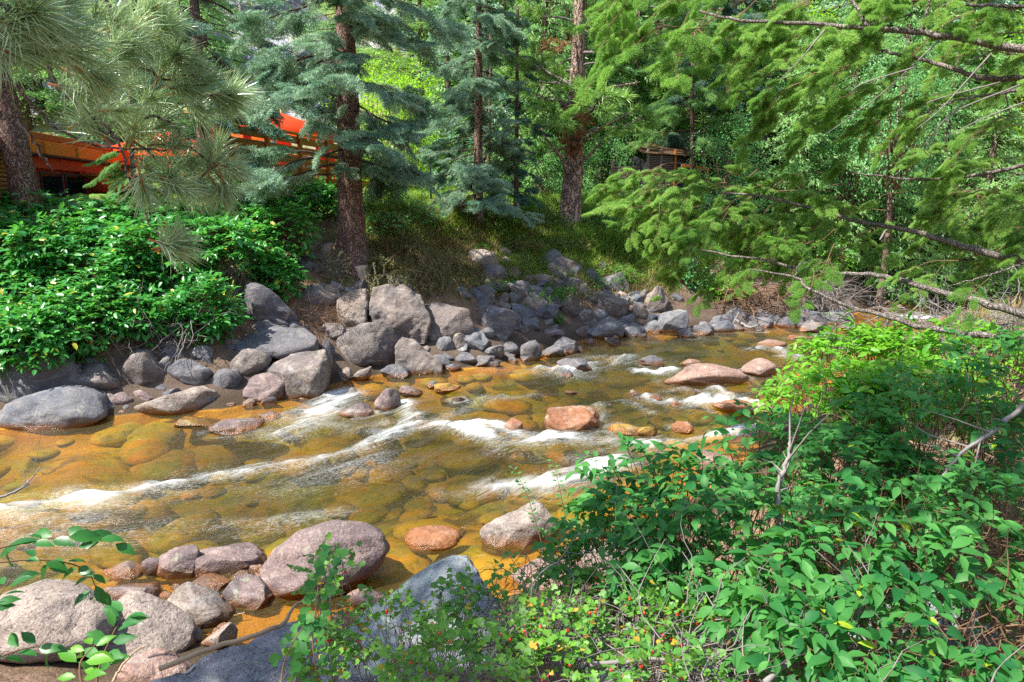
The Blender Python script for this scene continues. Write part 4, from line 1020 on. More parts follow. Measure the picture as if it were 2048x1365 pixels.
# ponderosa with long needles
def tuft_geo(seed, n=90, L=.17, wdt=.004, seg=2, cone=1.25, back=.25, stem=.10):
    """a brush of long needles round the tip of a twig pointing along +X, tip at the origin"""
    r = np.random.default_rng(seed); A = Acc()
    base = np.stack([-r.uniform(0, stem, n), r.normal(0, .003, n), r.normal(0, .003, n)], -1)
    th = r.uniform(.1, cone, n); ph = r.uniform(0, 2 * np.pi, n)
    D = np.stack([np.cos(th), np.sin(th) * np.cos(ph), np.sin(th) * np.sin(ph)], -1)
    ln = L * r.uniform(.75, 1.1, n); s_ = norm(np.cross(D, r.normal(size=D.shape))) * wdt / 2
    sag = np.zeros((n, 3)); sag[:, 2] = -.10 * ln; sag += D * 0
    p1 = base + D * (ln * .55)[:, None]; p2 = base + D * ln[:, None] + sag
    tint = np.repeat(np.clip(r.normal(.5, .25, n), 0, .9), 5)
    V = np.stack([base - s_ * .7, base + s_ * .7, p1 - s_, p1 + s_, p2], 1).reshape(-1, 3)
    k = np.arange(n)[:, None] * 5
    A.add(V, [k + np.array([[0, 1, 3, 2]]), k + np.array([[2, 3, 4]])], tint)
    return A
def pine_bough(seed, ntuft=16, mat='pine_bg', L=.15, wdt=.009, n=42):
    """a metre-long crooked limb with brushes of long needles on its outer half"""
    r = np.random.default_rng(seed); N = Acc(); Wd = Acc()
    t = np.linspace(0, 1, 9); ax = np.stack([t, .08 * np.sin(t * 4 + seed), .10 * t ** 2 + .03 * np.sin(7 * t)], -1)
    V, F = tube(ax, np.linspace(.024, .006, 9), 5); Wd.add(V, F)
    for k in range(ntuft):
        f = r.uniform(.30, 1) ** .8; p = np.array([np.interp(f, t, ax[:, j]) for j in range(3)])
        if k == 0: p = ax[-1]; q = p + np.array([.05, 0, .02])
        else:
            a = r.uniform(-1.5, 1.5); q = p + np.array([math.cos(a), math.sin(a), r.uniform(-.25, .55)]) * r.uniform(.12, .38)
        V, F = tubes3([p], [q], .007, .004); Wd.add(V, F)
        d = norm(q - p); yv = norm(np.cross([0, 0, 1], d)); zv = np.cross(d, yv)
        T = tuft_geo(seed * 31 + k, n, L, wdt); M = np.eye(4); M[:3, 0] = d; M[:3, 1] = yv; M[:3, 2] = zv; M[:3, 3] = q
        N.add(xform(np.concatenate(T.V), M), T.F, np.clip(np.concatenate(T.T) + r.normal(0, .12), 0, .92))
    return merge_mesh("pine_bough", [N, Wd], [MAT[mat], MAT['bark_limb']])
PB = [pine_bough(i) for i in range(4)]
PBD = [pine_bough(20 + i, 18, 'pine_dead', .16, .009, 36) for i in range(2)]
def pine(px, py, y, toppx, wpx, label, seed, zt=9, z0=1.3, n=34, reach=1.9, bark='bark_pine', dead=(), limbs=()):
    r = np.random.default_rng(seed)
    b0 = atd(px, py, y); b0[2] = gz(b0[0], y) - .1; top = atd(toppx, 0, y); sl = (top - b0) / (top[2] - b0[2]); rad = wpx / FPX * y / 2
    root = thing("pine_tree", b0, label, "tree")
    wob = [np.array([r.uniform(-.05, .05), 0, 0]) for _ in range(6)]
    add("trunk", trunk_mesh("trunk", b0, [b0 + sl * zz + w_ * (zz > 0) for zz, w_ in zip((-.4, .7, 1.6, 3, 5, zt), wob)], [rad * 1.05, rad, rad * .9, rad * .8, rad * .6, rad * .4], MAT[bark], flare=1.25), root)
    for i in range(n):
        h = z0 + (zt - z0) * (i + r.uniform()) / n; L = reach * r.uniform(.65, 1.15) * (1 - .3 * i / n)
        add("bough", PB[r.integers(4)], root, M=bmat(sl * h, r.uniform(0, 6.283), r.uniform(-.15, .45), L, r.uniform(-.4, .4)))
    for (h, az, L, pt) in dead:
        add("dead_bough", PBD[r.integers(2)], root, M=bmat(sl * h, az, pt, L, r.uniform(-.4, .4)))
    for pl in limbs:   # bare lower limbs, given as picture points at trunk distance
        P = curve([atd(*p, y + dy) for p, dy in pl], 12)
        V, F = tube(P, np.linspace(.055, .02, len(P)), 7); add("limb", mk_mesh("limb", V - b0, F, MAT[bark]), root)
    return root
pine(1143, 402, 18.5, 1160, 40, "tall pine with pale flaking trunk and a hanging clump of dead brown needles", 31, z0=1.75, n=46, reach=2.0,
     dead=[(3.2, -1.8, 1.0, -1.15), (3.35, -1.2, .9, -1.2), (3.5, -2.1, .9, -1.0), (3.6, -.9, .9, -1.2), (4.6, -2.4, 1.0, -.2), (4.9, -.7, 1.0, .2), (3.3, -1.5, .8, -1.3), (2.7, -1.6, .8, -1.2), (3.0, -1.4, .9, -1.3)],
     limbs=[[((1140, 345), -.15), ((1180, 310), -.6), ((1215, 270), -1.0)], [((1145, 300), -.15), ((1190, 265), -.7), ((1260, 225), -1.3)], [((1130, 215), -.1), ((1110, 190), -.3), ((1092, 172), -.5)],
            [((1136, 350), -.15), ((1118, 310), -.5), ((1085, 270), -.8)], [((1150, 205), -.1), ((1200, 180), -.5), ((1280, 165), -.9)]])
pine(1330, 400, 25.5, 1342, 20, "bright green long-needled pine standing behind the log cabin", 33, z0=2.0, n=40, reach=2.4)
pine(1250, 400, 27, 1238, 18, "bushy pine between the flaking pine and the cabin", 34, z0=1.2, n=44, reach=2.3)

# ---------------------------------------------------------------- background wood: one crown each
def low_crown(seed, mat, h=8.0, rbase=2.1, nb=80, per=46, leafl=.16, leafw=.05, droopy=.5):
    r = np.random.default_rng(seed); A = Acc(); WA, WB = [], []
    for i in range(nb):
        f = (i / nb) ** .9; z = .3 + (h - .3) * f; L = (rbase * (1 - f) ** .8 + .12) * r.uniform(.65, 1.2); az = r.uniform(0, 6.283)
        t = r.uniform(.15, 1, per * max(1, int(L * 1.6))); lat = r.normal(0, .22, len(t)) * L * (1.1 - t) 
        c, s_ = math.cos(az), math.sin(az); zz = z + .15 * t * L - droopy * (t ** 2) * L * .5 - np.abs(lat) * .3 + r.normal(0, .05, len(t))
        P = np.stack([c * t * L - s_ * lat, s_ * t * L + c * lat, zz], -1)
        D = np.stack([c - s_ * np.sign(lat) * .8 + r.normal(0, .4, len(t)), s_ + c * np.sign(lat) * .8 + r.normal(0, .4, len(t)), -droopy - .1 + r.normal(0, .35, len(t))], -1)
        V, F = needles_geo(P, D, r.uniform(.6, 1.3, len(t)) * leafl, leafw); A.add(V, F, np.repeat(np.clip(r.uniform(.1, .9) + r.normal(0, .12, len(t)), 0, .92), 3))
        WA.append([0, 0, z]); WB.append([c * L * .8, s_ * L * .8, z - droopy * L * .25])
    Wd = Acc(); V, F = tubes3(WA, WB, .03, .01); Wd.add(V, F)
    return merge_mesh("crown", [A, Wd], [MAT[mat], MAT['twig_dark']])
CR = {'fir': [low_crown(1, 'fir_bg', nb=120, per=60, leafl=.15), low_crown(2, 'fir_bg', rbase=2.6, nb=120, per=60, leafl=.15, droopy=.8)], 'spruce': [low_crown(3, 'spruce', nb=110), low_crown(4, 'spruce_dk', nb=110)],
      'pine': [low_crown(5, 'pine_bg', rbase=2.4, nb=80, leafl=.3, leafw=.03, droopy=.1)]}
TR_BG = mk_mesh("trunk", tube(np.array([[0, 0, -.4], [0.03, 0, 2], [0, .03, 5], [0, 0, 8]]), [.17, .14, .09, .03], 8)[0], tube(np.array([[0, 0, -.4], [0.03, 0, 2], [0, .03, 5], [0, 0, 8]]), [.17, .14, .09, .03], 8)[1], MAT['bark_fir'])
def leaf_crown(seed, mat, rad=(1.6, 1.4, 2.2), n=5200, L=.10, clumps=46, tpl=LEAF_LO):
    r = np.random.default_rng(seed); C = norm(r.normal(size=(clumps, 3))) * r.uniform(.35, 1, (clumps, 1)) ** .6 * np.array(rad)
    k = r.integers(clumps, size=n); P = C[k] + r.normal(size=(n, 3)) * .32
    D = norm(P) + r.normal(0, .5, (n, 3)); D[:, 2] -= .5; N = r.normal(0, .45, (n, 3)) + [0, 0, 1]
    A = Acc(); V, F = leaves_geo(tpl, P, D, N, L * r.uniform(.7, 1.2, n)); ct = r.uniform(.2, .8, clumps)
    A.add(V, F, np.repeat(np.clip(ct[k] + r.normal(0, .15, n), 0, .92), len(tpl[0])))
    Wd = Acc(); V, F = tubes3(np.tile([[0, 0, -rad[2] * .9]], (clumps, 1)) + C * .15, C, .03, .008); Wd.add(V, F)
    return merge_mesh("crown", [A, Wd], [MAT[mat], MAT['twig_brown']])
DC = {'lime': [leaf_crown(1, 'lime')], 'aspen': [leaf_crown(2, 'aspen'), leaf_crown(3, 'aspen')]}
BGLAB = set()
LAND = [(60, "the leaning trunk"), (250, "the red window wall"), (420, "the dark fir"), (560, "the red umbrella"), (703, "the big spruce"), (800, "the lime-green tree"), (955, "the slender blue spruce"), (1143, "the flaking pine"),
        (1330, "the log cabin"), (1440, "the bare fir trunk"), (1560, "the upper limb's tip"), (1700, "the creek bend"), (1850, "the right-hand limbs"), (2000, "the right edge")]
def bg_tree(px, y, kind, sc=1.0, rot=None, dz=0):
    p = atd(px, 400, y); z = gz(p[0], y); r = np.random.default_rng(int(px * 7 + y * 13) % 99999)
    nm = {'fir': 'fir_tree', 'spruce': 'spruce_tree', 'pine': 'pine_tree'}[kind]
    ln = min(LAND, key=lambda l: abs(l[0] - px)); dist = "just" if y < 24 else "some way" if y < 30 else "far" if y < 37 else "high on the slope"
    side = "left of" if px < ln[0] - 12 else "right of" if px > ln[0] + 12 else "straight behind"
    lab = None
    for adj in ("", "tall ", "broad ", "narrow ", "full "):
        s = f"{adj}{'green fir' if kind == 'fir' else 'blue-green spruce' if kind == 'spruce' else 'long-needled pine'} {dist} behind and {side} {ln[1]}".replace("and straight behind", "and in line with")
        if s not in BGLAB: lab = s; BGLAB.add(s); break
    if lab is None: return
    root = thing(nm, (p[0], y, z - .2 + dz), lab, "tree", "conifers in the wood across the creek"); root.rotation_euler[2] = r.uniform(0, 6.28); root.scale = (sc, sc, sc * r.uniform(.95, 1.3))
    add("trunk", TR_BG, root); add("crown", CR[kind][r.integers(len(CR[kind]))], root)
rb = np.random.default_rng(3)
for px in range(-260, 470, 100):
    for y in (25, 32): bg_tree(px + rb.uniform(-35, 35), y + rb.uniform(-1.5, 1.5), rb.choice(['fir', 'spruce']), rb.uniform(.9, 1.25))
for px in range(845, 1180, 62):
    for y in (27, 34, 42): bg_tree(px + rb.uniform(-25, 25), y + rb.uniform(-1.5, 1.5), rb.choice(['fir', 'pine', 'spruce'], p=[.45, .35, .2]), rb.uniform(.95, 1.3))
for px in range(1190, 2200, 68):
    for y in (26, 31, 38, 46): 
        if px < 1460 and y < 27: continue
        bg_tree(px + rb.uniform(-28, 28), y + rb.uniform(-1.5, 1.5), rb.choice(['fir', 'pine', 'spruce'], p=[.55, .25, .2]), rb.uniform(1.0, 1.4))
for px, y in ((870, 27.5), (900, 24.5), (935, 26), (975, 23), (1045, 26.5), (1130, 24), (1165, 27), (1225, 28), (1010, 24), (1085, 22.5), (1190, 23.5), (1265, 24.5), (1100, 26), (1520, 21), (1600, 20), (1690, 22.5), (1780, 20.5), (1880, 22), (1975, 20), (2080, 21), (1560, 24), (1740, 25), (1930, 24.5)):
    bg_tree(px, y, 'fir' if px % 3 else 'spruce', rb.uniform(.75, .95))
bg_tree(700, 36, 'fir', 1.0); bg_tree(460, 37, 'spruce', 1.1); bg_tree(640, 45, 'pine', 1.2)
def leafy_tree(px, y, zc, kind, sc, label, trunk_px=10):
    p = atd(px, 400, y); z = gz(p[0], y)
    root = thing("leafy_tree", (p[0], y, z - .1), label, "tree")
    hgt = zc - z; V, F = tube(curve([(0, 0, 0), (.05, 0, hgt * .4), (-.05, 0, hgt * .8), (0, 0, hgt * 1.2)], 8), [trunk_px / FPX * y / 2, .03], 8)
    add("trunk", mk_mesh("trunk", V, F, MAT['bark_fir']), root)
    c = add("crown", DC[kind][len(BGLAB) % len(DC[kind])], root, loc=(0, 0, hgt)); c.scale = (sc,) * 3; c.rotation_euler[2] = px
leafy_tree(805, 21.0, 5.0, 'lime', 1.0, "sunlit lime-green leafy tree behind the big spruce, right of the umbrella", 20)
leafy_tree(745, 25.0, 6.0, 'lime', 1.0, "second lime-green tree partly hidden by the big spruce's boughs", 12)
leafy_tree(870, 25.5, 5.0, 'lime', .8, "lower lime-green tree glimpsed behind the slender blue spruce", 12)
leafy_tree(1020, 24.0, 4.6, 'lime', .7, "bright green bushy tree glowing between the blue spruce and the flaking pine", 12)
leafy_tree(1200, 22.0, 3.9, 'aspen', .6, "bushy leafy tree closing the view right of the flaking pine's foot", 10)
leafy_tree(1080, 21.0, 3.7, 'aspen', .55, "bushy leafy tree left of the flaking pine's foot", 10)
leafy_tree(1560, 24.0, 7.5, 'lime', 1.1, "bright leafy tree right of the bare fir trunk", 12)
leafy_tree(1900, 26.0, 6.5, 'lime', 1.2, "bright leafy tree behind the right-hand limbs at mid height", 12)
leafy_tree(2050, 24.0, 7.5, 'lime', 1.1, "bright leafy tree at the right edge", 12)
leafy_tree(1690, 27.0, 8.5, 'lime', 1.2, "bright leafy tree below the upper limb", 12)
leafy_tree(1330, 29.0, 6.5, 'lime', .8, "bright green leafy tree above the cabin roof", 12)
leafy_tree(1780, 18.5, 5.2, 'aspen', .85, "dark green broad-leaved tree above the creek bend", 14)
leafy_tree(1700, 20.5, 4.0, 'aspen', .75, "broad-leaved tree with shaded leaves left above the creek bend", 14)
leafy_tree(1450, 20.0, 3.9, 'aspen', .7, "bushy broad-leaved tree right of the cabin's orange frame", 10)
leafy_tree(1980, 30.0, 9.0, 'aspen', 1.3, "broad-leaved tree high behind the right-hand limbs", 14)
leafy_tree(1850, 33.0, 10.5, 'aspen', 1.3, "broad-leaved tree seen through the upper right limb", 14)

# ---------------------------------------------------------------- long-needled pine limbs hanging in from the upper left
def fg_pine():
    root = thing("pine_tree", (-3.6, 1.6, 1.8), "near long-needled pine reaching in from the upper left, needles silvery in the sun", "tree")
    o0 = np.array([-3.6, 1.6, 1.8])
    V, F = tube(curve([(-3.6, 1.6, 1.3), (-3.65, 1.6, 3), (-3.6, 1.65, 5), (-3.5, 1.7, 8.5)], 14), [.24, .12], 12)
    add("trunk", mk_mesh("trunk", V - o0, F, MAT['bark_pine']), root)
    LB = [ # polyline px, depth from..to, radius from..to
     ([(-250, 60), (-100, 130), (0, 157), (51, 191), (85, 232), (143, 273), (219, 297), (325, 296), (349, 290)], 2.7, 3.2, .011, .003),
     ([(-250, 40), (-60, 70), (79, 99), (103, 154), (143, 202), (191, 236), (246, 266), (294, 300), (328, 325), (362, 326)], 2.8, 3.3, .014, .004),
     ([(143, 150), (167, 185), (178, 219), (225, 270), (246, 308), (260, 359), (284, 403), (301, 448), (328, 482), (345, 492)], 3.0, 3.0, .008, .003),
     ([(246, 266), (294, 236), (328, 239), (362, 270), (396, 301), (424, 335), (451, 376)], 3.1, 3.3, .007, .003),
     ([(180, 60), (284, 137), (342, 161), (396, 188), (461, 191)], 3.1, 3.4, .008, .003),
     ([(200, -40), (232, 44), (236, 79), (253, 103)], 3.0, 3.0, .007, .003),
     ([(284, 137), (325, 137), (357, 113)], 3.2, 3.2, .005, .003),
     ([(-250, -20), (-60, 30), (85, 92), (137, 133), (191, 157)], 2.4, 2.7, .011, .004),
     ([(328, 325), (362, 369), (393, 379)], 3.3, 3.3, .004, .003),
     ([(-200, -30), (0, 7), (17, 31), (68, 27)], 2.3, 2.3, .010, .004),
     ([(260, 359), (308, 362), (342, 359)], 3.1, 3.1, .004, .003),
     ([(225, 270), (184, 253), (178, 238)], 3.0, 3.0, .004, .003),
     ([(-300, 230), (-60, 215), (40, 250), (70, 290), (105, 342)], 2.5, 2.7, .010, .004),
     ([(-250, -80), (20, -60), (110, 20), (120, 45)], 2.5, 2.6, .008, .003),
     ([(-100, -90), (200, -80), (300, 10), (330, 45)], 3.2, 3.3, .008, .003)]
    tips = []
    for pl, y0, y1, r0, r1 in LB:
        n = len(pl); P = curve([atd(p[0], p[1], y0 + (y1 - y0) * i / (n - 1)) for i, p in enumerate(pl)], 26)
        P[1:-1] += R.normal(0, .006, (len(P) - 2, 3))
        V, F = tube(P, np.linspace(r0, r1, len(P)), 6); add("limb", mk_mesh("limb", V - o0, F, MAT['bark_limb']), root)
        tips.append((P[-1], norm(P[-1] - P[-3])))
    # limb feet back to the trunk
    for z, y in ((3.75, 2.7), (3.6, 2.6), (4.1, 2.4)):
        e = np.array([-2.9, y, z]); V, F = tube(curve([(-3.6, 1.62, z - .1), (-3.3, 2.1, z + .08), e], 8), .018, 6); add("limb", mk_mesh("limb", V - o0, F, MAT['bark_limb']), root)
    TF = []
    for i in range(5):
        A = tuft_geo(300 + i, 105, .165, .0042, cone=1.3, stem=.07); Bd = Acc()
        V, F = tube(np.array([[-.10, 0, 0], [-.02, 0, 0], [.012, 0, 0], [.022, 0, 0]]), [.004, .006, .008, .002], 6); Bd.add(V, F)
        TF.append(merge_mesh("needle_tuft", [A, Bd], [MAT['pine'], MAT['bud']]))
    def tuft(px, py, y, d=None, s=1.0):
        p = atd(px, py, y) if d is None or len(np.shape(px)) == 0 else px
        dd = d if d is not None else norm(np.array([.6, R.uniform(-.3, .3), R.uniform(-.5, .4)]))
        add("needle_tuft", TF[R.integers(5)], root, M=rmat(norm(dd), np.array([.1, .2, 1.0]), p - o0, s))
    for P, d in tips[:12] + tips[13:]: add("needle_tuft", TF[R.integers(5)], root, M=rmat(d, np.array([.1, .2, 1.0]), P - o0, 1.0))
    T = [(232, 41, 3.0, .3, .6), (256, 99, 3.0, .3, .3), (357, 111, 3.2, .8, .3), (193, 154, 2.7, .9, -.2), (465, 191, 3.4, 1, .1), (184, 253, 3.0, -.5, .5), (270, 253, 3.1, .2, .5), (376, 325, 3.3, .8, .2), (420, 308, 3.3, .2, 1), (465, 338, 3.3, .8, -.3),
         (393, 373, 3.3, .7, -.3), (287, 380, 3.0, .4, -.5), (441, 386, 3.3, .5, -.9), (345, 492, 3.0, 1, .15), (350, 488, 3.0, 1, .4), (325, 137, 3.2, .5, .8), (430, 330, 3.3, .6, .5), (400, 215, 3.4, .9, -.3), (440, 200, 3.4, .8, -.4), (360, 180, 3.3, .7, .2),
         (300, 200, 3.2, .6, .3), (250, 170, 3.1, .7, .2), (330, 60, 3.2, .7, .4), (290, 20, 3.2, .6, .5), (190, 20, 3.0, .2, .8), (320, 250, 3.2, .7, .4), (300, 290, 3.2, .8, .1), (350, 290, 3.2, .9, 0), (340, 359, 3.1, .8, -.2), (300, 340, 3.1, .6, -.4),
         (68, 27, 2.3, .8, -.2), (30, 60, 2.3, .6, -.3), (10, 100, 2.3, .7, -.3), (-10, 40, 2.3, .8, 0), (60, 110, 2.4, .8, -.2), (120, 60, 2.5, .9, -.1), (140, 110, 2.6, .9, -.2), (90, 80, 2.4, .8, .2), (40, 10, 2.3, .6, .4), (130, 10, 2.6, .7, .4),
         (180, 90, 2.8, .8, .1), (210, 130, 2.9, .8, -.1), (150, 180, 2.8, .9, -.2), (240, 220, 3.0, .8, .1), (270, 60, 3.1, .7, .2), (380, 150, 3.3, .9, .1), (410, 165, 3.3, .8, .5), (110, 30, 2.6, .7, .1)]
    for px, py, y, dx, dz in T:
        tuft(px, py, y, np.array([dx, R.uniform(-.25, .25), dz]), R.uniform(.85, 1.08))
        for _ in range(1 if px > 150 and R.uniform() < .55 else 0):
            tuft(px + R.uniform(-26, 20), py + R.uniform(-22, 22), y + R.uniform(-.1, .25), np.array([dx + R.uniform(-.4, .3), R.uniform(-.4, .4), dz + R.uniform(-.5, .4)]), R.uniform(.7, 1.0))
    # rest of its crown, unseen: limbs added to shade the near bank
    for k, (e, h) in enumerate((((.2, 2.4, 6.4), 4.1), ((1.4, 1.7, 6.8), 4.6), ((-.6, 3.1, 6.2), 3.7), ((-4.7, 2.3, 6.1), 4.0), ((-4.9, 1.5, 6.4), 4.4), ((.8, .9, 7.0), 5.0))):
        P = curve([(-3.55, 1.65, 1.8 + h), (np.array(e) * .5 + np.array([-3.5, 1.7, 1.8 + h + .3]) * .5), e], 18); V, F = tube(P, [.06, .02], 7); add("limb", mk_mesh("limb", V - o0, F, MAT['bark_limb']), root)
        for i in range(26 if e[0] > -4 else 16):
            j = R.integers(11 if e[0] > -4 else 9, len(P)); add("bough", PB[R.integers(4)], root, M=bmat(P[j] - o0, R.uniform(-.9, 1.3) if e[0] > -4 else R.uniform(1.6, 3.6), R.uniform(-.05, .4), R.uniform(.6, 1.0), R.uniform(-.4, .4)))
    for i in range(4):
        add("bough", PB[R.integers(4)], root, M=bmat(np.array([0.0, 0, R.uniform(4.5, 6.5)]), R.uniform(2.8, 4.8), R.uniform(-.05, .5), R.uniform(1.4, 2.0), 0))
fg_pine()

# ---------------------------------------------------------------- fir limbs sweeping in from the right
def fg_fir():
    o0 = np.array([5.9, 4.9, 1.9])
    root = thing("fir_tree", o0, "near fir whose long bare limbs and soft bright sprays sweep in from the right", "tree")
    V, F = tube(curve([(5.9, 4.9, .4), (5.95, 4.9, 3), (5.9, 4.85, 6), (5.85, 4.8, 10)], 14), .2, 12); add("trunk", mk_mesh("trunk", V - o0, F, MAT['bark_fir']), root)
    LB = [ # limb polyline, depths, radii, sprays?
     ([(2250, 135), (2048, 100), (1900, 75), (1780, 60), (1640, 50), (1480, 40), (1400, 22)], 5.2, 6.6, .040, .010),
     ([(1740, 55), (1722, 30), (1700, -10)], 5.7, 5.9, .016, .010),
     ([(1846, 66), (1852, 30), (1862, -10)], 5.5, 5.5, .012, .008),
     ([(2250, 150), (2048, 157), (1960, 155), (1880, 130), (1800, 112), (1750, 96)], 5.4, 6.3, .034, .010),
     ([(2250, 130), (2048, 178), (1980, 190), (1900, 205), (1830, 235)], 5.3, 5.8, .020, .005),
     ([(2250, 20), (2048, 14), (1940, 10), (1850, 12)], 5.4, 5.9, .022, .008),
     ([(2250, 560), (2048, 522), (1950, 500), (1880, 478), (1800, 458), (1700, 440), (1560, 400), (1440, 385)], 5.8, 7.4, .044, .010),
     ([(2250, 690), (2048, 630), (1960, 605), (1870, 582), (1800, 560), (1740, 550), (1640, 545), (1520, 520), (1400, 500)], 4.9, 6.4, .040, .008),
     ([(2250, 690), (2048, 676), (1930, 668), (1850, 655), (1780, 635), (1700, 615), (1620, 580), (1590, 555), (1500, 540)], 4.7, 6.0, .034, .007),
     ([(2048, 527), (1980, 550), (1900, 572)], 5.5, 5.6, .010, .004),
     ([(1745, 618), (1750, 600), (1762, 590), (1800, 578)], 5.2, 5.2, .007, .003),
     ([(1715, 620), (1690, 630), (1670, 650), (1655, 700)], 5.3, 5.2, .007, .003),
     ([(1895, 582), (1892, 560), (1905, 545)], 4.9, 4.9, .006, .003),
     ([(2250, 300), (2100, 320), (1960, 350), (1840, 360), (1700, 345)], 6.2, 7.4, .03, .008),
     ([(1590, 555), (1600, 530), (1640, 522), (1690, 535)], 5.6, 5.6, .006, .002)]
    limbs = []
    for pl, y0, y1, r0, r1 in LB:
        n = len(pl); P = curve([atd(p[0], p[1], y0 + (y1 - y0) * i / (n - 1)) for i, p in enumerate(pl)], 30)
        if pl[0][0] > 2200: P = np.concatenate([curve([np.array([5.92, 4.9, P[0][2] - .12]), (np.array([5.92, 4.9, P[0][2]]) + P[0]) / 2 + [0, 0, .04], P[0]], 6)[:-1], P])
        P[1:-1] += R.normal(0, .005, (len(P) - 2, 3))
        V, F = tube(P, np.linspace(r0, r1, len(P)), 8); add("limb", mk_mesh("limb", V - o0, F, MAT['bark_limb']), root); limbs.append(P)
    # thin dead curving twigs below the limbs
    for (a, b_, c_) in [((2040, 170), (1900, 230), (1855, 300)), ((2000, 165), (1870, 200), (1850, 215)), ((1830, 135), (1720, 170), (1695, 200)), ((1930, 200), (1850, 290), (1870, 320)), ((1650, 60), (1600, 120), (1560, 160)),
                        ((1880, 80), (1760, 190), (1650, 270)), ((1990, 100), (1930, 130), (1920, 160)), ((1980, 110), (1880, 220), (1830, 260)), ((2048, 205), (1960, 240), (1890, 275)), ((2010, 180), (2020, 230), (2030, 250)), ((1760, 480), (1775, 460), (1790, 490)), ((1920, 620), (1880, 650), (1850, 690))]:
        y = 5.4 + R.uniform(-.3, .4); P = curve([atd(*a, y), atd(*b_, y + .1), atd(*c_, y + .2)], 10)
        V, F = tube(P, np.linspace(.007, .002, len(P)), 5); add("dead_twig", mk_mesh("dead_twig", V - o0, F, MAT['twig_grey']), root)
    def spray(px, py, y, az, pitch, L, dark):
        ms = BM['fir_fg_dk'] if dark else BM['fir_fg']
        add("spray", ms[R.integers(len(ms))], root, M=bmat(atd(px, py, y) - o0, az, pitch, L, R.uniform(-.4, .4), R.uniform(.7, 1.0)))
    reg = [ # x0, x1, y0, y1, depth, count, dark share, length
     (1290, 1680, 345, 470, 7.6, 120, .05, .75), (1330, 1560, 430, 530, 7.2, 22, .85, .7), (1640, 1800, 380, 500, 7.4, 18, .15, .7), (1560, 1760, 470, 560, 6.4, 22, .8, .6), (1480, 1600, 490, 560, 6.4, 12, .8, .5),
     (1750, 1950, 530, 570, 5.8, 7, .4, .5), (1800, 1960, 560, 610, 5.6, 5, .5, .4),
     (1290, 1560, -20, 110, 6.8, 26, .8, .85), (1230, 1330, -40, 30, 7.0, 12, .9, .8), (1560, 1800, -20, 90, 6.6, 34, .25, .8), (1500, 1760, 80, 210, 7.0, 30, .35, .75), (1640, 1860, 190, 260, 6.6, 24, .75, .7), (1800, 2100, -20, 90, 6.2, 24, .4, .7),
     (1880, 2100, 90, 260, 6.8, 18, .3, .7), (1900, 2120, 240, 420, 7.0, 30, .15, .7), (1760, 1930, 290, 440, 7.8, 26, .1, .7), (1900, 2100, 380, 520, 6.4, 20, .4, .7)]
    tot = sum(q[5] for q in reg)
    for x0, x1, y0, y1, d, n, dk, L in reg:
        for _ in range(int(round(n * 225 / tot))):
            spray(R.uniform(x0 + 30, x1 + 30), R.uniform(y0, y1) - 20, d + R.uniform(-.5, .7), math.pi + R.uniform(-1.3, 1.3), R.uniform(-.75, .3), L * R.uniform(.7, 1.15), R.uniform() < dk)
    for i in range(26):
        add("spray", BM['fir_fg_dk'][R.integers(3)], root, M=bmat(np.array([0, 0, R.uniform(3.6, 7.5)]), math.pi + R.uniform(-1.4, 1.4), R.uniform(-.3, .2), R.uniform(2.0, 3.2), 0))
fg_fir()
# ---------------------------------------------------------------- boxes for built things
def box_geo(c, size, Rm=None):
    s = np.array([[x, y, z] for x in (-.5, .5) for y in (-.5, .5) for z in (-.5, .5)]) * np.asarray(size)
    if Rm is not None: s = s @ Rm.T
    return s + np.asarray(c), np.array([[0, 1, 3, 2], [4, 6, 7, 5], [0, 4, 5, 1], [2, 3, 7, 6], [0, 2, 6, 4], [1, 5, 7, 3]])
def bevel_box(name, size, mat, bev=.006):
    import bmesh
    bm = bmesh.new(); V, F = box_geo((0, 0, 0), size); vs = [bm.verts.new(v) for v in V]
    for f in F: bm.faces.new([vs[i] for i in f])
    bmesh.ops.recalc_face_normals(bm, faces=bm.faces)
    bmesh.ops.bevel(bm, geom=list(bm.edges), offset=min(bev, min(size) * .3), segments=1, affect='EDGES')
    me = bpy.data.meshes.new(name); bm.to_mesh(me); bm.free(); me.materials.append(mat); return me
def frame_M(o, d, extra=None):
    """local axes: x along wall direction d (horizontal), y outward normal, z up"""
    d = norm(np.array([d[0], d[1], 0])); nrm = np.array([d[1], -d[0], 0])
    return Matrix(((d[0], nrm[0], 0, o[0]), (d[1], nrm[1], 0, o[1]), (0, 0, 1, o[2]), (0, 0, 0, 1)))
W_RED = wood_mat("dark_red_boards", (.42, .035, .025), (.50, .05, .035), (1, 1, 8))
W_ORG = wood_mat("orange_stained_wood", (.50, .16, .025), (.64, .22, .035), (1, 1, 10))
W_ORGB = wood_mat("brown_orange_stained_wood", (.30, .10, .02), (.38, .13, .03), (2, 2, 10))
W_LOG = wood_mat("orange_brown_logs", (.45, .21, .09), (.58, .30, .14), (2, 2, 10))
W_STICK = wood_mat("weathered_sticks", (.14, .105, .085), (.24, .18, .15), (2, 2, 10))
M_GLASS = flat_mat("dark_window_glass", (.012, .015, .015), .06, .6, 0)
M_BLK = flat_mat("dark_trim_and_shade", (.03, .03, .04), .7, .2)
M_ROOF = flat_mat("brown_roof_shingle", (.09, .055, .035), .95, .1, .5)
M_UMB = leaf_mat("orange_red_canvas", (.75, .07, .02), (.85, .09, .03), (.95, .25, .04), .45, .8, .1)
M_REDC = flat_mat("red_plastic", (.62, .03, .03), .5, .3)

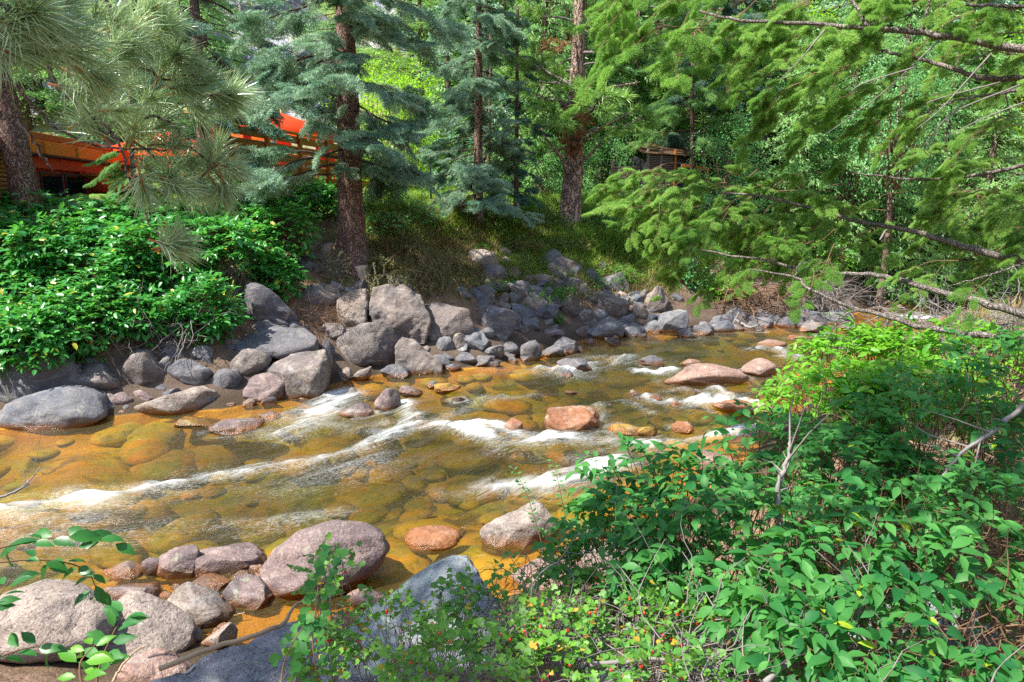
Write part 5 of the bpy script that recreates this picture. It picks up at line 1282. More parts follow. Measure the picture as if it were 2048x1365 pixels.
# ---- red house
def red_house():
    d = np.array([-.171, .985]); o = atd(-60, 400, 10.6); o[2] = 2.55
    # the wall line: through the picture point (60, 400) at 13 m
    p0 = atd(60, 400, 13.0); o = np.array([p0[0] - d[0] * 2.6, p0[1] - d[1] * 2.6, 2.55])
    root = thing("house", o, "low red house with orange beam and dark windows behind the leaning pine trunk", "house")
    root.matrix_basis = frame_M(o, d)
    H0 = 1.27; L = 8.2
    def bx(name, c, s, mat, parent=root, bev=.006, **k):
        return add(name, bevel_box(name, s, mat, bev), parent, loc=c, **k)
    bx("wall", (L / 2, -1.6, H0 / 2), (L, 3.1, H0), W_RED)
    # log siding on the near end
    for i in range(17):
        bx("log", (1.15, -.02, .04 + i * .075), (2.5, .10, .066), W_LOG, bev=.02)
    # vertical red boards proud of the wall, and the frieze
    for i, x in enumerate(np.arange(2.52, L, .27)):
        if 3.05 < x < 4.9: continue
        bx("board", (x, .01, .52), (.255, .035, 1.02), W_RED)
    bx("frieze_board", (5.35, .02, 1.135), (5.7, .05, .20), W_RED)
    for x0 in (3.0, 4.02):
        f = bx("window", (x0 + .44, .012, .50), (.94, .05, .95), W_RED)
        bx("pane", (0, .03, .02), (.80, .012, .78), M_GLASS, f)
        for zz in (-.41, .45): bx("frame", (0, .04, zz), (.90, .03, .05), M_BLK, f)
        for xx in (-.43, .43): bx("frame", (xx, .042, .02), (.05, .03, .90), M_BLK, f)
    bx("post", (5.15, .03, .52), (.20, .06, 1.04), W_RED)
    bx("flashing", (L / 2 + .2, .10, H0 + .0), (L + .4, .22, .03), M_BLK)
    # orange fascia in lengths
    for i in range(6): bx("fascia_board", (.75 + i * 1.42, .14, H0 + .15), (1.40, .05, .25), W_ORG)
    for i in range(6): bx("joist_end", (.2 + i * 1.42, .18, H0 + .15), (.10, .07, .24), W_ORG)
    bx("fascia_board", (L / 2, .10, H0 + .36), (L, .05, .12), W_ORGB)
    bx("deck_floor", (L / 2, -1.5, H0 + .30), (L, 3.0, .06), W_ORGB)
red_house()

# ---- deck with slatted railing
def deck():
    d = norm(np.array([.165, .986, 0]))[:2]; p0 = atd(455, 400, 14.6); o = np.array([p0[0], p0[1], 2.9])
    root = thing("deck", o, "long brown-orange wooden deck with slatted railing running back behind the big spruce", "deck"); root.matrix_basis = frame_M(o, d)
    top = atd(475, 243, 15.0)[2] - o[2]
    def bx(name, c, s, mat, parent=root, bev=.006): return add(name, bevel_box(name, s, mat, bev), parent, loc=c)
    L = 11.4
    fl = .62
    bx("deck_floor", (L / 2, -1.8, fl), (L, 3.6, .06), W_ORGB)
    for i in range(8): bx("skirt_board", (L / 2, .03, fl - .08 - i * .155), (L + .03 * (i % 2), .04, .12), W_ORG if i in (4, 6) else W_ORGB)
    bx("rim_joist", (L / 2, -.03, fl - .5), (L - .1, .04, 1.1), M_BLK)
    for i, x in enumerate(np.arange(.1, L, 1.62)): bx("rail_post", (x, .05, (fl + top) / 2 - .02), (.12, .09, top - fl), W_ORGB)
    nb = 4; gap = (top - fl - .12) / nb
    for i in range(nb): bx("rail_board", (L / 2, 0, fl + .16 + i * gap + gap * .2), (L, .035, gap * .74), W_ORGB)
    bx("rail_cap", (L / 2, .02, top), (L + .06, .17, .045), W_ORG)
    # red chairs behind the rail
    o3 = np.array(o)
    for k, (x, lab) in enumerate(((1.6, "red deck chair just behind the near end of the slatted railing"), (3.2, "red deck chair under the orange umbrella's left edge"), (5.0, "red deck chair behind the railing post by the umbrella pole"), (7.0, "red deck chair farthest back along the deck"))):
        t = add("deck_chair", None, None, label=lab, cat="chair"); nn = np.array([d[1], -d[0], 0]); dd = np.array([d[0], d[1], 0])
        c = o3 + dd * x - nn * 1.0; t.location = (c[0], c[1], o3[2] + fl + .03); t.rotation_euler[2] = .6 + k
        def cb(n, c_, s_): add(n, bevel_box(n, s_, M_REDC), t, loc=c_)
        cb("seat", (0, 0, .42), (.55, .5, .04)); cb("backrest", (0, .27, .8), (.55, .04, .75))
        for sx in (-.25, .25):
            for sy in (-.22, .22): cb("leg", (sx, sy, .21), (.04, .04, .40))
            cb("armrest", (sx * 1.15, 0, .64), (.06, .5, .03))
deck()
def umbrella(px, topy, y, rad, label, drop=.50):
    top = atd(px, topy, y); base = np.array([top[0], top[1], 3.55])
    t = thing("patio_umbrella", base, label, "umbrella")
    n = 8; V = [[0, 0, top[2] - base[2]]]; h = top[2] - base[2]
    for k in range(n): a = k * 2 * math.pi / n + .3; V.append([rad * math.cos(a), rad * math.sin(a), h - drop])
    for k in range(n): a = k * 2 * math.pi / n + .3; V.append([rad * 1.01 * math.cos(a), rad * 1.01 * math.sin(a), h - drop - .14])
    F3 = np.array([[0, 1 + k, 1 + (k + 1) % n] for k in range(n)]); F4 = np.array([[1 + k, n + 1 + k, n + 1 + (k + 1) % n, 1 + (k + 1) % n] for k in range(n)])
    add("canopy", mk_mesh("canopy", V, [F3, F4], M_UMB, False, tint=np.full(len(V), .5)), t)
    P, Fp = tube(np.array([[0, 0, 0], [0, 0, h + .08]]), .022, 8); add("pole", mk_mesh("pole", P, Fp, W_LOG), t)
    for k in range(n):
        a = k * 2 * math.pi / n + .3; V_, F_ = tubes3([[0, 0, h - .08]], [[rad * math.cos(a), rad * math.sin(a), h - drop - .02]], .012, .008); add("rib", mk_mesh("rib", V_, [F_], W_LOG), t)
umbrella(562, 226, 19.5, 1.5, "open orange-red patio umbrella on the deck left of the big spruce")
umbrella(330, 262, 17.5, 1.25, "second orange umbrella half hidden behind the long needles", .4)

# ---- small log cabin on the right
def cabin():
    p0 = atd(1288, 400, 21.0); o = np.array([p0[0], p0[1], gz(p0[0], p0[1]) + .0]); d = norm(np.array([1.0, .12]))
    root = thing("cabin", o, "small stick-walled cabin with orange frames under the trees right of the flaking pine", "cabin"); root.matrix_basis = frame_M(o, d)
    def bx(name, c, s, mat, parent=root, rot=None):
        q = add(name, bevel_box(name, s, mat, .01), parent, loc=c)
        if rot: q.rotation_euler = rot
        return q
    z0 = atd(1300, 385, 21)[2] - o[2]
    bx("wall", (1.05, -1.0, z0 / 2 + .55), (2.0, 1.8, z0 + 1.1), M_BLK)  # near-black colour stands in for the shade inside the cabin opening
    for i in range(22): 
        for j in range(2): bx("stick", (.26 + j * .40, .0, z0 + i * .052), (.36, .10, .032), W_STICK)
    for x in (.06, .46, .90): bx("post", (x, .04, z0 + .6), (.07, .09, 1.3), W_ORGB if x > .5 else W_STICK)
    f = bx("door_frame", (1.62, .06, z0 + .30), (.06, .08, .75), W_ORG)
    bx("lintel", (1.45, .07, z0 + .74), (.75, .09, .08), W_ORG, rot=(0, .10, 0)); bx("post", (1.92, .06, z0 + .35), (.06, .08, .72), W_ORG)
    bx("sill", (1.30, .07, z0 - .10), (1.2, .09, .09), W_ORGB)
    for k in range(5):
        bx("roof_board", (1.2, -.05 - k * .32, z0 + 1.12 + k * .08), (2.7, .38, .035), M_ROOF, rot=(-.3, .05, 0))
cabin()

# ---- slatted fence left of the cabin
def slat_fence():
    for (px, lab) in ((1225, "weathered slatted fence panel behind the undergrowth left of the cabin"),):
        p0 = atd(px, 400, 21.5); o = np.array([p0[0], p0[1], gz(p0[0], p0[1])]); root = thing("fence", o, lab, "fence"); root.matrix_basis = frame_M(o, (1, .1))
        for i in range(12): add("slat", bevel_box("slat", (.95, .03, .05), W_STICK), root, loc=(.45, 0, .2 + i * .075))
        for x in (0, .92): add("post", bevel_box("post", (.08, .08, 1.25), W_STICK), root, loc=(x, -.04, .6))
slat_fence()

# ---- stump, post, driftwood
def stump():
    b0 = hit(722, 560); c = b0 + np.array([0, .15, 0]); r = .16
    P = c + np.array([[0, 0, -.15], [.0, 0, .05], [-.01, 0, .16], [-.02, 0, .27]])
    V, F = tube(P, [r * 1.05, r, r * .92, r * .9], 14); nz = fbm(V * 9, 3, 3) * .014; V[:, :2] += nz[:, None]
    o = add("tree_stump", mk_mesh("tree_stump", V - c, F, wood_mat("pale_split_wood", (.36, .26, .18), (.52, .42, .32), (10, 10, 1), .8)), None, c, label="short pale cut stump at the foot of the big spruce trunk", cat="stump")
stump()
p = atd(862, 395, 17.5); V, F = tube(np.array([[0, 0, -.2], [0, 0, 1.1]]), .025, 6)
add("metal_post", mk_mesh("metal_post", V, F, M_BLK), None, (p[0], p[1], gz(p[0], p[1])), label="thin dark stake standing on the lawn edge beside the stone ledge", cat="post")
def stick(pts, r0, r1, label, mat='twig_tan', forks=()):
    P = curve([np.array(q) for q in pts], 22); P[1:-1] += R.normal(0, r0 * .25, (len(P) - 2, 3)); c = P[0].copy()
    A = Acc(); V, F = tube(P, [r0, r0 * .85, r1], 8); A.add(V, F)
    for f in forks: Q = curve([np.array(q) for q in f], 8); V, F = tube(Q, [r0 * .5, r1 * .5], 5); A.add(V, F)
    add("driftwood", A.mesh("driftwood", MAT[mat], off=c), None, c, label=label, cat="driftwood")
def on(px, py, up=.03, mz=None): 
    q = hit(px, py); q = q.copy(); q[2] += up; return q
ys = 3.6
stick([atd(318, 1338, 2.9), atd(420, 1298, 3.05), atd(520, 1268, 3.2), atd(568, 1246, 3.35), atd(585, 1218, 3.7), atd(625, 1190, 4.0), atd(692, 1168, 4.3)], .014, .006, "long pale curved driftwood stick lying over the dark slab and the orange pool", forks=[[atd(600, 1205, 4.3), atd(640, 1200, 4.35), atd(690, 1185, 4.4)]])
stick([atd(398, 1193, 5.0), atd(450, 1203, 4.95), atd(520, 1220, 4.85)], .014, .006, "thin pale stick across the near rock pile above the beige stone")
stick([atd(440, 1275, 4.45), atd(455, 1240, 4.5), atd(490, 1225, 4.55)], .010, .004, "short bent stick standing in the orange pool's edge")
stick([atd(225, 1365, 3.2), atd(245, 1330, 3.3), atd(275, 1300, 3.35), atd(300, 1290, 3.4)], .007, .003, "thin curved twig between the corner boulder and the pink-grey one")
stick([atd(1470, 640, 13.5), atd(1500, 655, 13.2), atd(1525, 645, 13.0)], .03, .012, "pale forked branch sticking out over the dark water below the undercut bank", 'twig_grey', forks=[[atd(1478, 625, 13.4), atd(1470, 640, 13.3), atd(1465, 650, 13.2)], [atd(1505, 655, 13.2), atd(1515, 662, 13.1), atd(1524, 660, 13.0)]])

# ---------------------------------------------------------------- dead brush tangles
def tangle(c, rad, n, mat, label, name="dead_brush", r0=.008, seglen=.10, segs=7, seed=1, spread=1.0, up=.15, cat="dead brush"):
    r = np.random.default_rng(seed); c = np.asarray(c, float)
    A0, B0, RA, RB = [], [], [], []
    for i in range(n):
        p = c + r.uniform(-1, 1, 3) * np.asarray(rad); d = norm(r.normal(size=3) * [1, 1, .5] + [0, 0, up]); rr_ = r0 * r.uniform(.35, 1.1)
        for k in range(segs):
            d = norm(d + r.normal(0, .33 * spread, 3)); q = p + d * seglen * r.uniform(.6, 1.2)
            A0.append(p); B0.append(q); RA.append(rr_ * (1 - k / segs * .7)); RB.append(rr_ * (1 - (k + 1) / segs * .7))
            if r.uniform() < .35:
                e = norm(d + r.normal(0, .8, 3)); A0.append(q); B0.append(q + e * seglen * r.uniform(.5, 1.3)); RA.append(rr_ * .4); RB.append(rr_ * .15)
            p = q
    V, F = tubes3(A0, B0, np.array(RA), np.array(RB)); 
    me = mk_mesh(name, V - c, [F], MAT[mat], tint=np.full(len(V), .5))
    add(name, me, None, c, label=label, cat=cat)
tangle(hit(1500, 625) + [0, .1, .35], (.9, .5, .35), 130, 'twig_brown', "dark exposed roots and twigs under the bank, left of the far riffle", r0=.02, seglen=.16, seed=2, name="exposed_roots", cat="roots")
tangle(hit(1620, 625) + [0, .1, .35], (.8, .4, .35), 190, 'twig_grey', "grey tangle of roots hanging from the bank by the far boulder", r0=.018, seglen=.17, seed=3, name="exposed_roots", cat="roots")
tangle(atd(1930, 665, 9.5), (1.2, .8, .30), 260, 'twig_grey', "large heap of dry grey brush on the near bank at the right bend", r0=.011, seglen=.13, seed=4, name="brush_pile", cat="brush")
tangle(atd(1590, 775, 7.6) + [0, 0, -.1], (.25, .2, .2), 90, 'twig_grey', "leafless pale shrub at the near water's edge", r0=.005, seglen=.07, seed=6, up=.6, name="bare_shrub", cat="shrub")
tangle(hit(640, 640) + [0, 0, .1], (.45, .3, .05), 90, 'twig_brown', "loose twigs and needles caught on the flat slab's right end", r0=.006, seglen=.11, seed=7, up=0)
tangle(hit(300, 690) + [0, -.05, .2], (.7, .2, .2), 110, 'twig_grey', "bare hanging roots below the left bank shrubs", r0=.008, seglen=.13, seed=8, up=-.3, name="exposed_roots", cat="roots")

# foreground litter and dead branches under the right-hand shrubs
tangle(atd(1250, 1290, 2.65), (.5, .35, .10), 230, 'twig_grey', "tangle of grey dead twigs beneath the berry bush", r0=.006, seglen=.07, seed=11, up=0)
tangle(atd(1560, 1300, 2.3), (.45, .4, .08), 200, 'twig_grey', "dead grey twigs on the rock below the broad-leaved shrub", r0=.005, seglen=.07, seed=12, up=0)
tangle(atd(1900, 1150, 2.8), (.7, .5, .12), 300, 'twig_brown', "brown twig litter on the large lichened boulder, lower right", r0=.005, seglen=.08, seed=13, up=0)
tangle(atd(1960, 930, 4.0), (.8, .6, .25), 260, 'twig_tan', "dry tan brush on the ground at the right edge", r0=.006, seglen=.10, seed=14, up=.1)
tangle(atd(1120, 1190, 3.5), (.35, .3, .06), 120, 'twig_brown', "brown twig litter between the pale boulders and the lichened pyramid", r0=.004, seglen=.06, seed=15, up=0)
def branch(pts, r0, r1, label, mat='twig_grey'):
    P = curve(pts, 22); P[1:-1] += R.normal(0, r0 * .22, (len(P) - 2, 3)); c = P[0].copy(); A = Acc(); V, F = tube(P, [r0, r1], 7); A.add(V, F)
    for i in range(3, len(P) - 1, 3):
        d = norm(P[i + 1] - P[i] + R.normal(0, .7, 3) * np.linalg.norm(P[i + 1] - P[i])); L = R.uniform(.08, .22)
        V, F = tubes3([P[i], P[i] + d * L], [P[i] + d * L, P[i] + d * L + norm(d + R.normal(0, .4, 3)) * L * .7], [r1 * 1.1, r1 * .7], [r1 * .7, r1 * .3]); A.add(V, F)
    add("dead_branch", A.mesh("dead_branch", MAT[mat], off=c), None, c, label=label, cat="branch")
branch([atd(2060, 800, 3.4), atd(1990, 860, 3.3), atd(1930, 900, 3.2), atd(1880, 960, 3.1)], .014, .005, "grey dead branch slanting in from the right edge through the shrub leaves")
branch([atd(1560, 1060, 2.9), atd(1556, 980, 2.95), atd(1575, 920, 3.0), atd(1580, 880, 3.05)], .016, .006, "upright dark weathered stem in the middle of the broad-leaved shrub", 'twig_grey')
branch([atd(940, 1370, 2.3), atd(1010, 1280, 2.5), atd(1080, 1220, 2.7), atd(1240, 1190, 2.9)], .010, .003, "blue-grey dead branch rising to the right from the bottom edge centre")
branch([atd(1180, 1330, 2.3), atd(1330, 1320, 2.3), atd(1450, 1340, 2.2)], .009, .004, "grey dead branch lying level along the bottom edge under the red berries")
branch([atd(1530, 1365, 2.0), atd(1650, 1270, 2.3), atd(1760, 1200, 2.5), atd(1990, 1130, 2.8)], .010, .004, "pale dead branch crossing the lower right rocks")
branch([atd(-60, 1015, 3.4), atd(30, 985, 3.5), atd(60, 960, 3.6), atd(80, 935, 3.65)], .009, .002, "bare blue-grey twig reaching over the water at the left edge")
branch([atd(1400, 1340, 2.2), atd(1560, 1190, 2.6), atd(1640, 1080, 2.9)], .008, .003, "thin brown dead stem leaning through the broad-leaved shrub", 'twig_brown')

# ---------------------------------------------------------------- leafy shrubs
def shrub_points(c, rad, ntw, twl, per, seed, droop=.35, up=.35, shell=.55, facing=None):
    """twigs through an ellipsoid and the leaves on them: leaf P, D, N and twig rods"""
    r = np.random.default_rng(seed); u = norm(r.normal(size=(ntw, 3))); 
    if facing is not None:
        fl = (u @ np.asarray(facing)) < -.35; u[fl] *= -1
    rad_ = np.asarray(rad, float); P0 = np.asarray(c) + u * rad_ * (r.uniform(shell, 1, (ntw, 1)) ** .7)
    P0 += (fbm(P0 * 2.6, seed, 3) * .38)[:, None] * u * rad_
    d = norm(u * [1, 1, .5] + [0, 0, up] + r.normal(0, .45, (ntw, 3)))
    LP, LD, LN, TI, A0, B0 = [], [], [], [], [], []
    tt = r.uniform(.12, .85, ntw)
    for k in range(per):
        f = (k + .6) / per; seg = P0 + d * (twl * f) + np.array([0, 0, -1]) * (droop * twl * f * f)
        side = norm(np.cross(d, [0, 0, 1])) * (1 if k % 2 else -1)
        D = norm(d * .75 + side * (1.0 if k < per - 1 else .1) + np.array([0, 0, -droop]) + r.normal(0, .28, (ntw, 3)))
        LP.append(seg + r.normal(0, .004, (ntw, 3))); LD.append(D); LN.append(norm(np.array([0, -.15, 1]) + r.normal(0, .35, (ntw, 3)))); TI.append(np.clip(tt + r.normal(0, .22, ntw), 0, 1))
    A0 = P0; B0 = P0 + d * twl + np.array([0, 0, -1]) * droop * twl
    return np.concatenate(LP), np.concatenate(LD), np.concatenate(LN), np.concatenate(TI), A0, B0
def shrub(c, rad, ntw, twl, per, leafL, mat, label, seed, base=None, tpl=LEAF_LO, nobj=0, stems=9, name="shrub", cat="shrub", group=None, stemmat='twig_brown', droop=.35, up=.35, shell=.55, sr=.010, facing=None, berries=0, odd=0.03, extra_twigs=True):
    c = np.asarray(c, float); r = np.random.default_rng(seed + 5)
    base = c - np.array([0, 0, rad[2]]) if base is None else np.asarray(base, float)
    root = thing(name, base, label, cat, group)
    LP, LD, LN, TI, A0, B0 = shrub_points(c, rad, ntw, twl, per, seed, droop, up, shell, facing)
    S = leafL * r.uniform(.5, 1.25, len(LP)) * (.8 + .35 * r.uniform(size=ntw))[np.tile(np.arange(ntw), per)]
    # the leaves nearest the camera that stand free are leaves of their own
    nobj = min(nobj, int(.7 * len(LP)))
    if nobj:
        dist = np.linalg.norm(LP - np.array([0, 0, CAMH]), axis=1) / S
        x = LP[:, 0] / LP[:, 1]; infr = (np.abs(x) < .76) & (((LP[:, 2] - CAMH) / LP[:, 1]) > -.80)
        dist = np.where(infr, dist, 1e9); idx = np.argsort(dist)[:nobj]; m = np.ones(len(LP), bool); m[idx] = False
        lms = []
        for k in range(4):
            V, F = leaves_geo(tpl, np.zeros((1, 3)), np.array([[1., 0, 0]]), np.array([[0., 0, 1]]), np.array([1.0])); V = V.copy(); V[:, 2] -= (k - 1) * .05 * V[:, 0] ** 2 * 2; V[:, 1] *= 1 + .1 * (k - 1.5)
            lms.append([mk_mesh("leaf", V, [F], MAT[mat], True, tint=np.full(len(V), t_)) for t_ in (.15, .45, .75)])
            if odd: lms[-1].append(mk_mesh("leaf", V, [F], MAT[mat], True, tint=np.full(len(V), .99)))
        for i in idx:
            row = lms[r.integers(4)]; me = row[3] if odd and r.uniform() < odd else row[min(2, int(TI[i] * 3))]
            add("leaf", me, root, M=rmat(LD[i], LN[i], LP[i] - base, S[i]))
        LP, LD, LN, TI, S = LP[m], LD[m], LN[m], TI[m], S[m]
    V, F = leaves_geo(tpl, LP, LD, LN, S); tint = np.clip(TI, 0, .92); od = r.uniform(size=len(tint)) < odd; tint = np.where(od, .99, tint)
    o = add("leaves", mk_mesh("leaves", V - base, [F], MAT[mat], True, tint=np.repeat(tint, len(tpl[0]))), root); o['kind'] = 'stuff'
    St = Acc()
    for k in range(stems):
        e = A0[r.integers(len(A0))]; mid = (base + e) / 2 + r.normal(0, .12, 3) * np.asarray(rad) + np.array([0, 0, .1 * rad[2]])
        V, F = tube(curve([base + r.normal(0, .06, 3) * [1, 1, 0], mid, e], 9), [sr, sr * .3], 6)
        add("stem", mk_mesh("stem", V - base, F, MAT[stemmat]), root)
    # side twigs carried by the stems
    V, F = tubes3(A0, B0, sr * .28, sr * .12); St.add(V, F)
    if extra_twigs:
        back = norm(base - A0 + r.normal(0, .25, A0.shape)) ; V, F = tubes3(A0, A0 + back * twl * 1.6, sr * .3, sr * .35); St.add(V, F)
    tw = add("twigs", St.mesh("twigs", MAT[stemmat], off=base), root); tw['kind'] = 'stuff'
    if berries:
        V0, F0 = ICO[2]; bm = mk_mesh("berry", V0, [F0], MAT['berry'])
        for k in range(berries):
            i = r.integers(len(A0)); p = A0[i] + (B0[i] - A0[i]) * r.uniform(.2, 1) + np.array([0, 0, -.014]) - base; s = r.uniform(.005, .0085)
            add("berry", bm, root, M=Matrix.Translation(Vector(p)) @ Matrix.Scale(s, 4))
    return root
def at_bank(px, py, lift=0.0, back=0.0):
    q = hit(px, py).copy(); q[1] += back; q[2] += lift; return q
G1 = "glossy shrubs along the left bank"
LS = [ (60, 560, .35, (1.0, .6, .62), 480, "pale-glinting leafy shrub at the left edge above the brown boulder"),
       (35, 455, .3, (.9, .7, .3), 260, "leafy shrub at the foot of the leaning pine trunk"),
       (190, 520, .28, (1.0, .7, .4), 420, "dense glossy shrub below the red house windows"),
       (60, 690, .25, (.8, .4, .42), 420, "shrub draping down over the huge brown boulder"),
       (150, 650, .3, (.85, .5, .5), 420, "shrub spilling over the bank above the round dappled boulder"),
       (300, 570, .35, (.9, .6, .6), 460, "dense glossy shrub in the middle of the left bank thicket"),
       (400, 665, .25, (.62, .4, .45), 320, "lowest lobe of the thicket hanging to the bluish stones"),
       (420, 540, .35, (.9, .6, .5), 400, "deep green shrub right behind the lowest single needle tuft"),
       (540, 505, .3, (.75, .6, .5), 350, "dark leafy shrub left of the pale oval stone"),
       (555, 590, .3, (.42, .35, .4), 190, "bright-tipped shrub over the tall dark boulder"),
       (330, 475, .25, (1.0, .6, .34), 360, "shaded leafy shrub along the top of the bank below the orange beam"),
       (500, 440, .3, (1.0, .6, .38), 360, "shaded leafy shrub along the deck's foot"),
       (640, 430, .25, (.7, .5, .34), 260, "low leafy shrub left of the big spruce trunk, under the deck boards"),
       (240, 440, .1, (.9, .6, .22), 260, "leafy shrub top under the red house windows"),
       (110, 610, .3, (1.0, .5, .4), 340, "middle tier of the leafy thicket above the draping shrub"),
       (250, 665, .25, (.6, .35, .42), 260, "loose leafy sprays in front of the hanging roots")]
for i, (px, py, lf, rad, nt_, lab) in enumerate(LS):
    c = at_bank(px, py, .05 if i in (3, 4) else lf, -.3 if i in (3, 4) else .1)
    shrub(c, rad, nt_, .20, 7, .125, 'leaf_bank', lab, 200 + i, base=c - [0, -.3, rad[2] * .8], group=G1, nobj=40, facing=(0, -.8, .6), stemmat='twig_brown', sr=.012, stems=6)
# small-leaved scrub on the rocks
shrub(at_bank(470, 575, .3), (.34, .3, .5), 230, .13, 6, .035, 'leaf_yellow', "sparse bush with tiny yellow leaves in front of the thicket's right end", 230, name="scrub_bush", cat="bush", stemmat='twig_grey', sr=.008, stems=10)
shrub(at_bank(462, 650, .2), (.22, .2, .28), 90, .12, 5, .035, 'leaf_yellow', "thin twiggy bush with few yellowish leaves below the yellow one", 231, name="scrub_bush", cat="bush", stemmat='twig_grey', sr=.007, stems=8)
shrub(at_bank(655, 555, .2), (.42, .25, .34), 240, .12, 6, .035, 'leaf_dry', "small olive bush left of the cut stump", 232, name="scrub_bush", cat="bush", stemmat='twig_grey', sr=.008, stems=8)
def weeping(px, py, label, seed, n=95, dirx=.6, L=1.5, leaf=.035, mat='leaf_dry'):
    """a dry shrub whose long thin stems arch over and hang towards the water"""
    r = np.random.default_rng(seed); b0 = at_bank(px, py, .05); root = thing("weeping_shrub", b0, label, "shrub"); A = Acc(); LP, LD = [], []
    for k in range(n):
        az = r.normal(-math.pi / 2 + dirx * .9, .8); d = np.array([math.cos(az), math.sin(az), 0]); l = L * r.uniform(.5, 1.1)
        st = b0 + r.normal(0, .2, 3) * [2.2, 1.3, .4]; l *= r.uniform(.5, 1); hh = r.uniform(.10, .30); P = np.array([st, st + d * l * .25 + [0, 0, l * hh], st + d * l * .6 + [r.normal(0, .06), 0, l * .02], st + d * l * .85 - [r.normal(0, .08), 0, l * r.uniform(.2, .5)]])
        C = curve(P, 9); C[1:] += r.normal(0, .018, (len(C) - 1, 3)); V, F = tube(C, [.005, .0015], 4, False); A.add(V, F)
        m = 52; t = r.uniform(.15, 1, m) * (len(C) - 1.01); i = t.astype(int); LP.append(C[i] + (C[i + 1] - C[i]) * (t - i)[:, None]); LD.append(norm(C[i + 1] - C[i]) + r.normal(0, .7, (m, 3)))
    add("stems", A.mesh("stems", MAT['twig_brown' if seed % 2 else 'twig_grey'], off=b0), root)['kind'] = 'stuff'
    LP = np.concatenate(LP); LD = np.concatenate(LD); V, F = leaves_geo(LEAF_LO, LP, LD, r.normal(0, .6, LP.shape) + [0, 0, 1], leaf * r.uniform(.6, 1.3, len(LP)))
    o = add("leaves", mk_mesh("leaves", V - b0, [F], MAT[mat], True, tint=np.repeat(r.uniform(.1, .9, len(LP)), 7)), root); o['kind'] = 'stuff'
weeping(850, 535, "arching dry shrub drooping over the wide brown boulder right of the stump", 5, 110, .45, 1.55)
weeping(800, 560, "smaller arching dry bush left of the drooping one", 6, 50, .1, 1.0)
weeping(1090, 590, "low weedy bush spilling over the dark broad stone", 7, 60, .2, .6, .04, 'herb')
weeping(1140, 590, "rusty dry weeds on the reddish half-buried stone", 8, 50, .1, .5, .03, 'leaf_dry')

# upstream bank bushes under the fir's bright sprays
UB = [(1375, 585, .25, (.6, .3, .35), 260, 'aspen', "dark bush hanging over the bank just upstream of the rounded blue-grey boulder"),
      (1430, 605, .2, (.8, .3, .34), 300, 'leaf_lit', "yellow-green low bush between the dark bush and the exposed roots"),
      (1235, 375, .5, (.9, .4, .6), 300, 'aspen', "leafy bush half covering the slatted fence"),
      (1315, 380, .35, (.5, .3, .4), 200, 'aspen', "small bush against the stick wall of the cabin"),
      (1400, 560, .5, (.9, .6, .6), 300, 'aspen', "small-leaved green bush overhanging the dark stones upstream of the rock wall"),
      (1520, 560, .5, (.9, .6, .6), 300, 'leaf_lit', "yellow-green bush above the exposed roots"),
      (1640, 560, .6, (1.0, .7, .6), 300, 'leaf_lit', "yellow-green bush above the grey root tangle"),
      (1450, 470, .6, (1.1, .7, .7), 300, 'aspen', "shaded bush higher up behind the bright fir sprays"),
      (1720, 560, .6, (1.0, .8, .7), 260, 'aspen', "green bush where the creek disappears round the bend"),
      (1410, 395, .5, (.8, .6, .6), 300, 'aspen', "shaded leafy bush right of the cabin opening"),
      (1240, 395, .35, (1.0, .6, .45), 300, 'aspen', "dark weedy bush right of the flaking pine's foot"),
      (1310, 420, .3, (.8, .5, .4), 240, 'aspen', "low green bush in front of the cabin"),
      (1820, 570, .8, (1.5, .9, .8), 330, 'leaf_lit', "sunlit bush on the far bank beyond the gravel bar"),
      (1960, 560, .9, (1.6, .9, 1.0), 330, 'aspen', "green bush beyond the creek behind the lower limbs, far right"),
      (1580, 470, .9, (1.4, .8, .9), 330, 'fir_bg', "fine-leaved green bush on the slope behind the fir sprays"),
      (1700, 440, 1.0, (1.6, 1, 1.1), 330, 'aspen', "broad green bush on the slope above the root tangle")]
for i, (px, py, lf, rad, nt_, mt, lab) in enumerate(UB):
    c = at_bank(px, py, lf, .4)
    shrub(c, rad, nt_, .22, 7, .075 if i < 5 else .10, mt, lab, 260 + i, base=c - [0, -.2, rad[2]], group="bushes on the upstream bank", facing=(0, -.8, .6), stems=5, odd=0)
# low moss and herb patches
for i, (px, py, rad, lab) in enumerate([(985, 575, (.36, .25, .08), "bright green herb patch beside the triangular boulder"), (1008, 565, (.22, .15, .05), "little moss cushion under the stone heap"), (1150, 540, (.55, .35, .22), "lush green herb clump in the slope grass"), (1190, 575, (.45, .3, .15), "pale green herb clump above the rust-stained boulder"),
                                   (1112, 645, (.16, .12, .13), "tiny fern-like plant between dark stones near the waterline"), (960, 500, (.25, .2, .1), "yellow-green weed left of the stone heap"), (925, 440, (.2, .15, .16), "small weed growing from the ledge")]):
    c = at_bank(px, py, rad[2] * .6); shrub(c, rad, 150, .07, 5, .035, 'herb', lab, 300 + i, name="herb_patch", cat="plant", stems=2, sr=.004, odd=0)

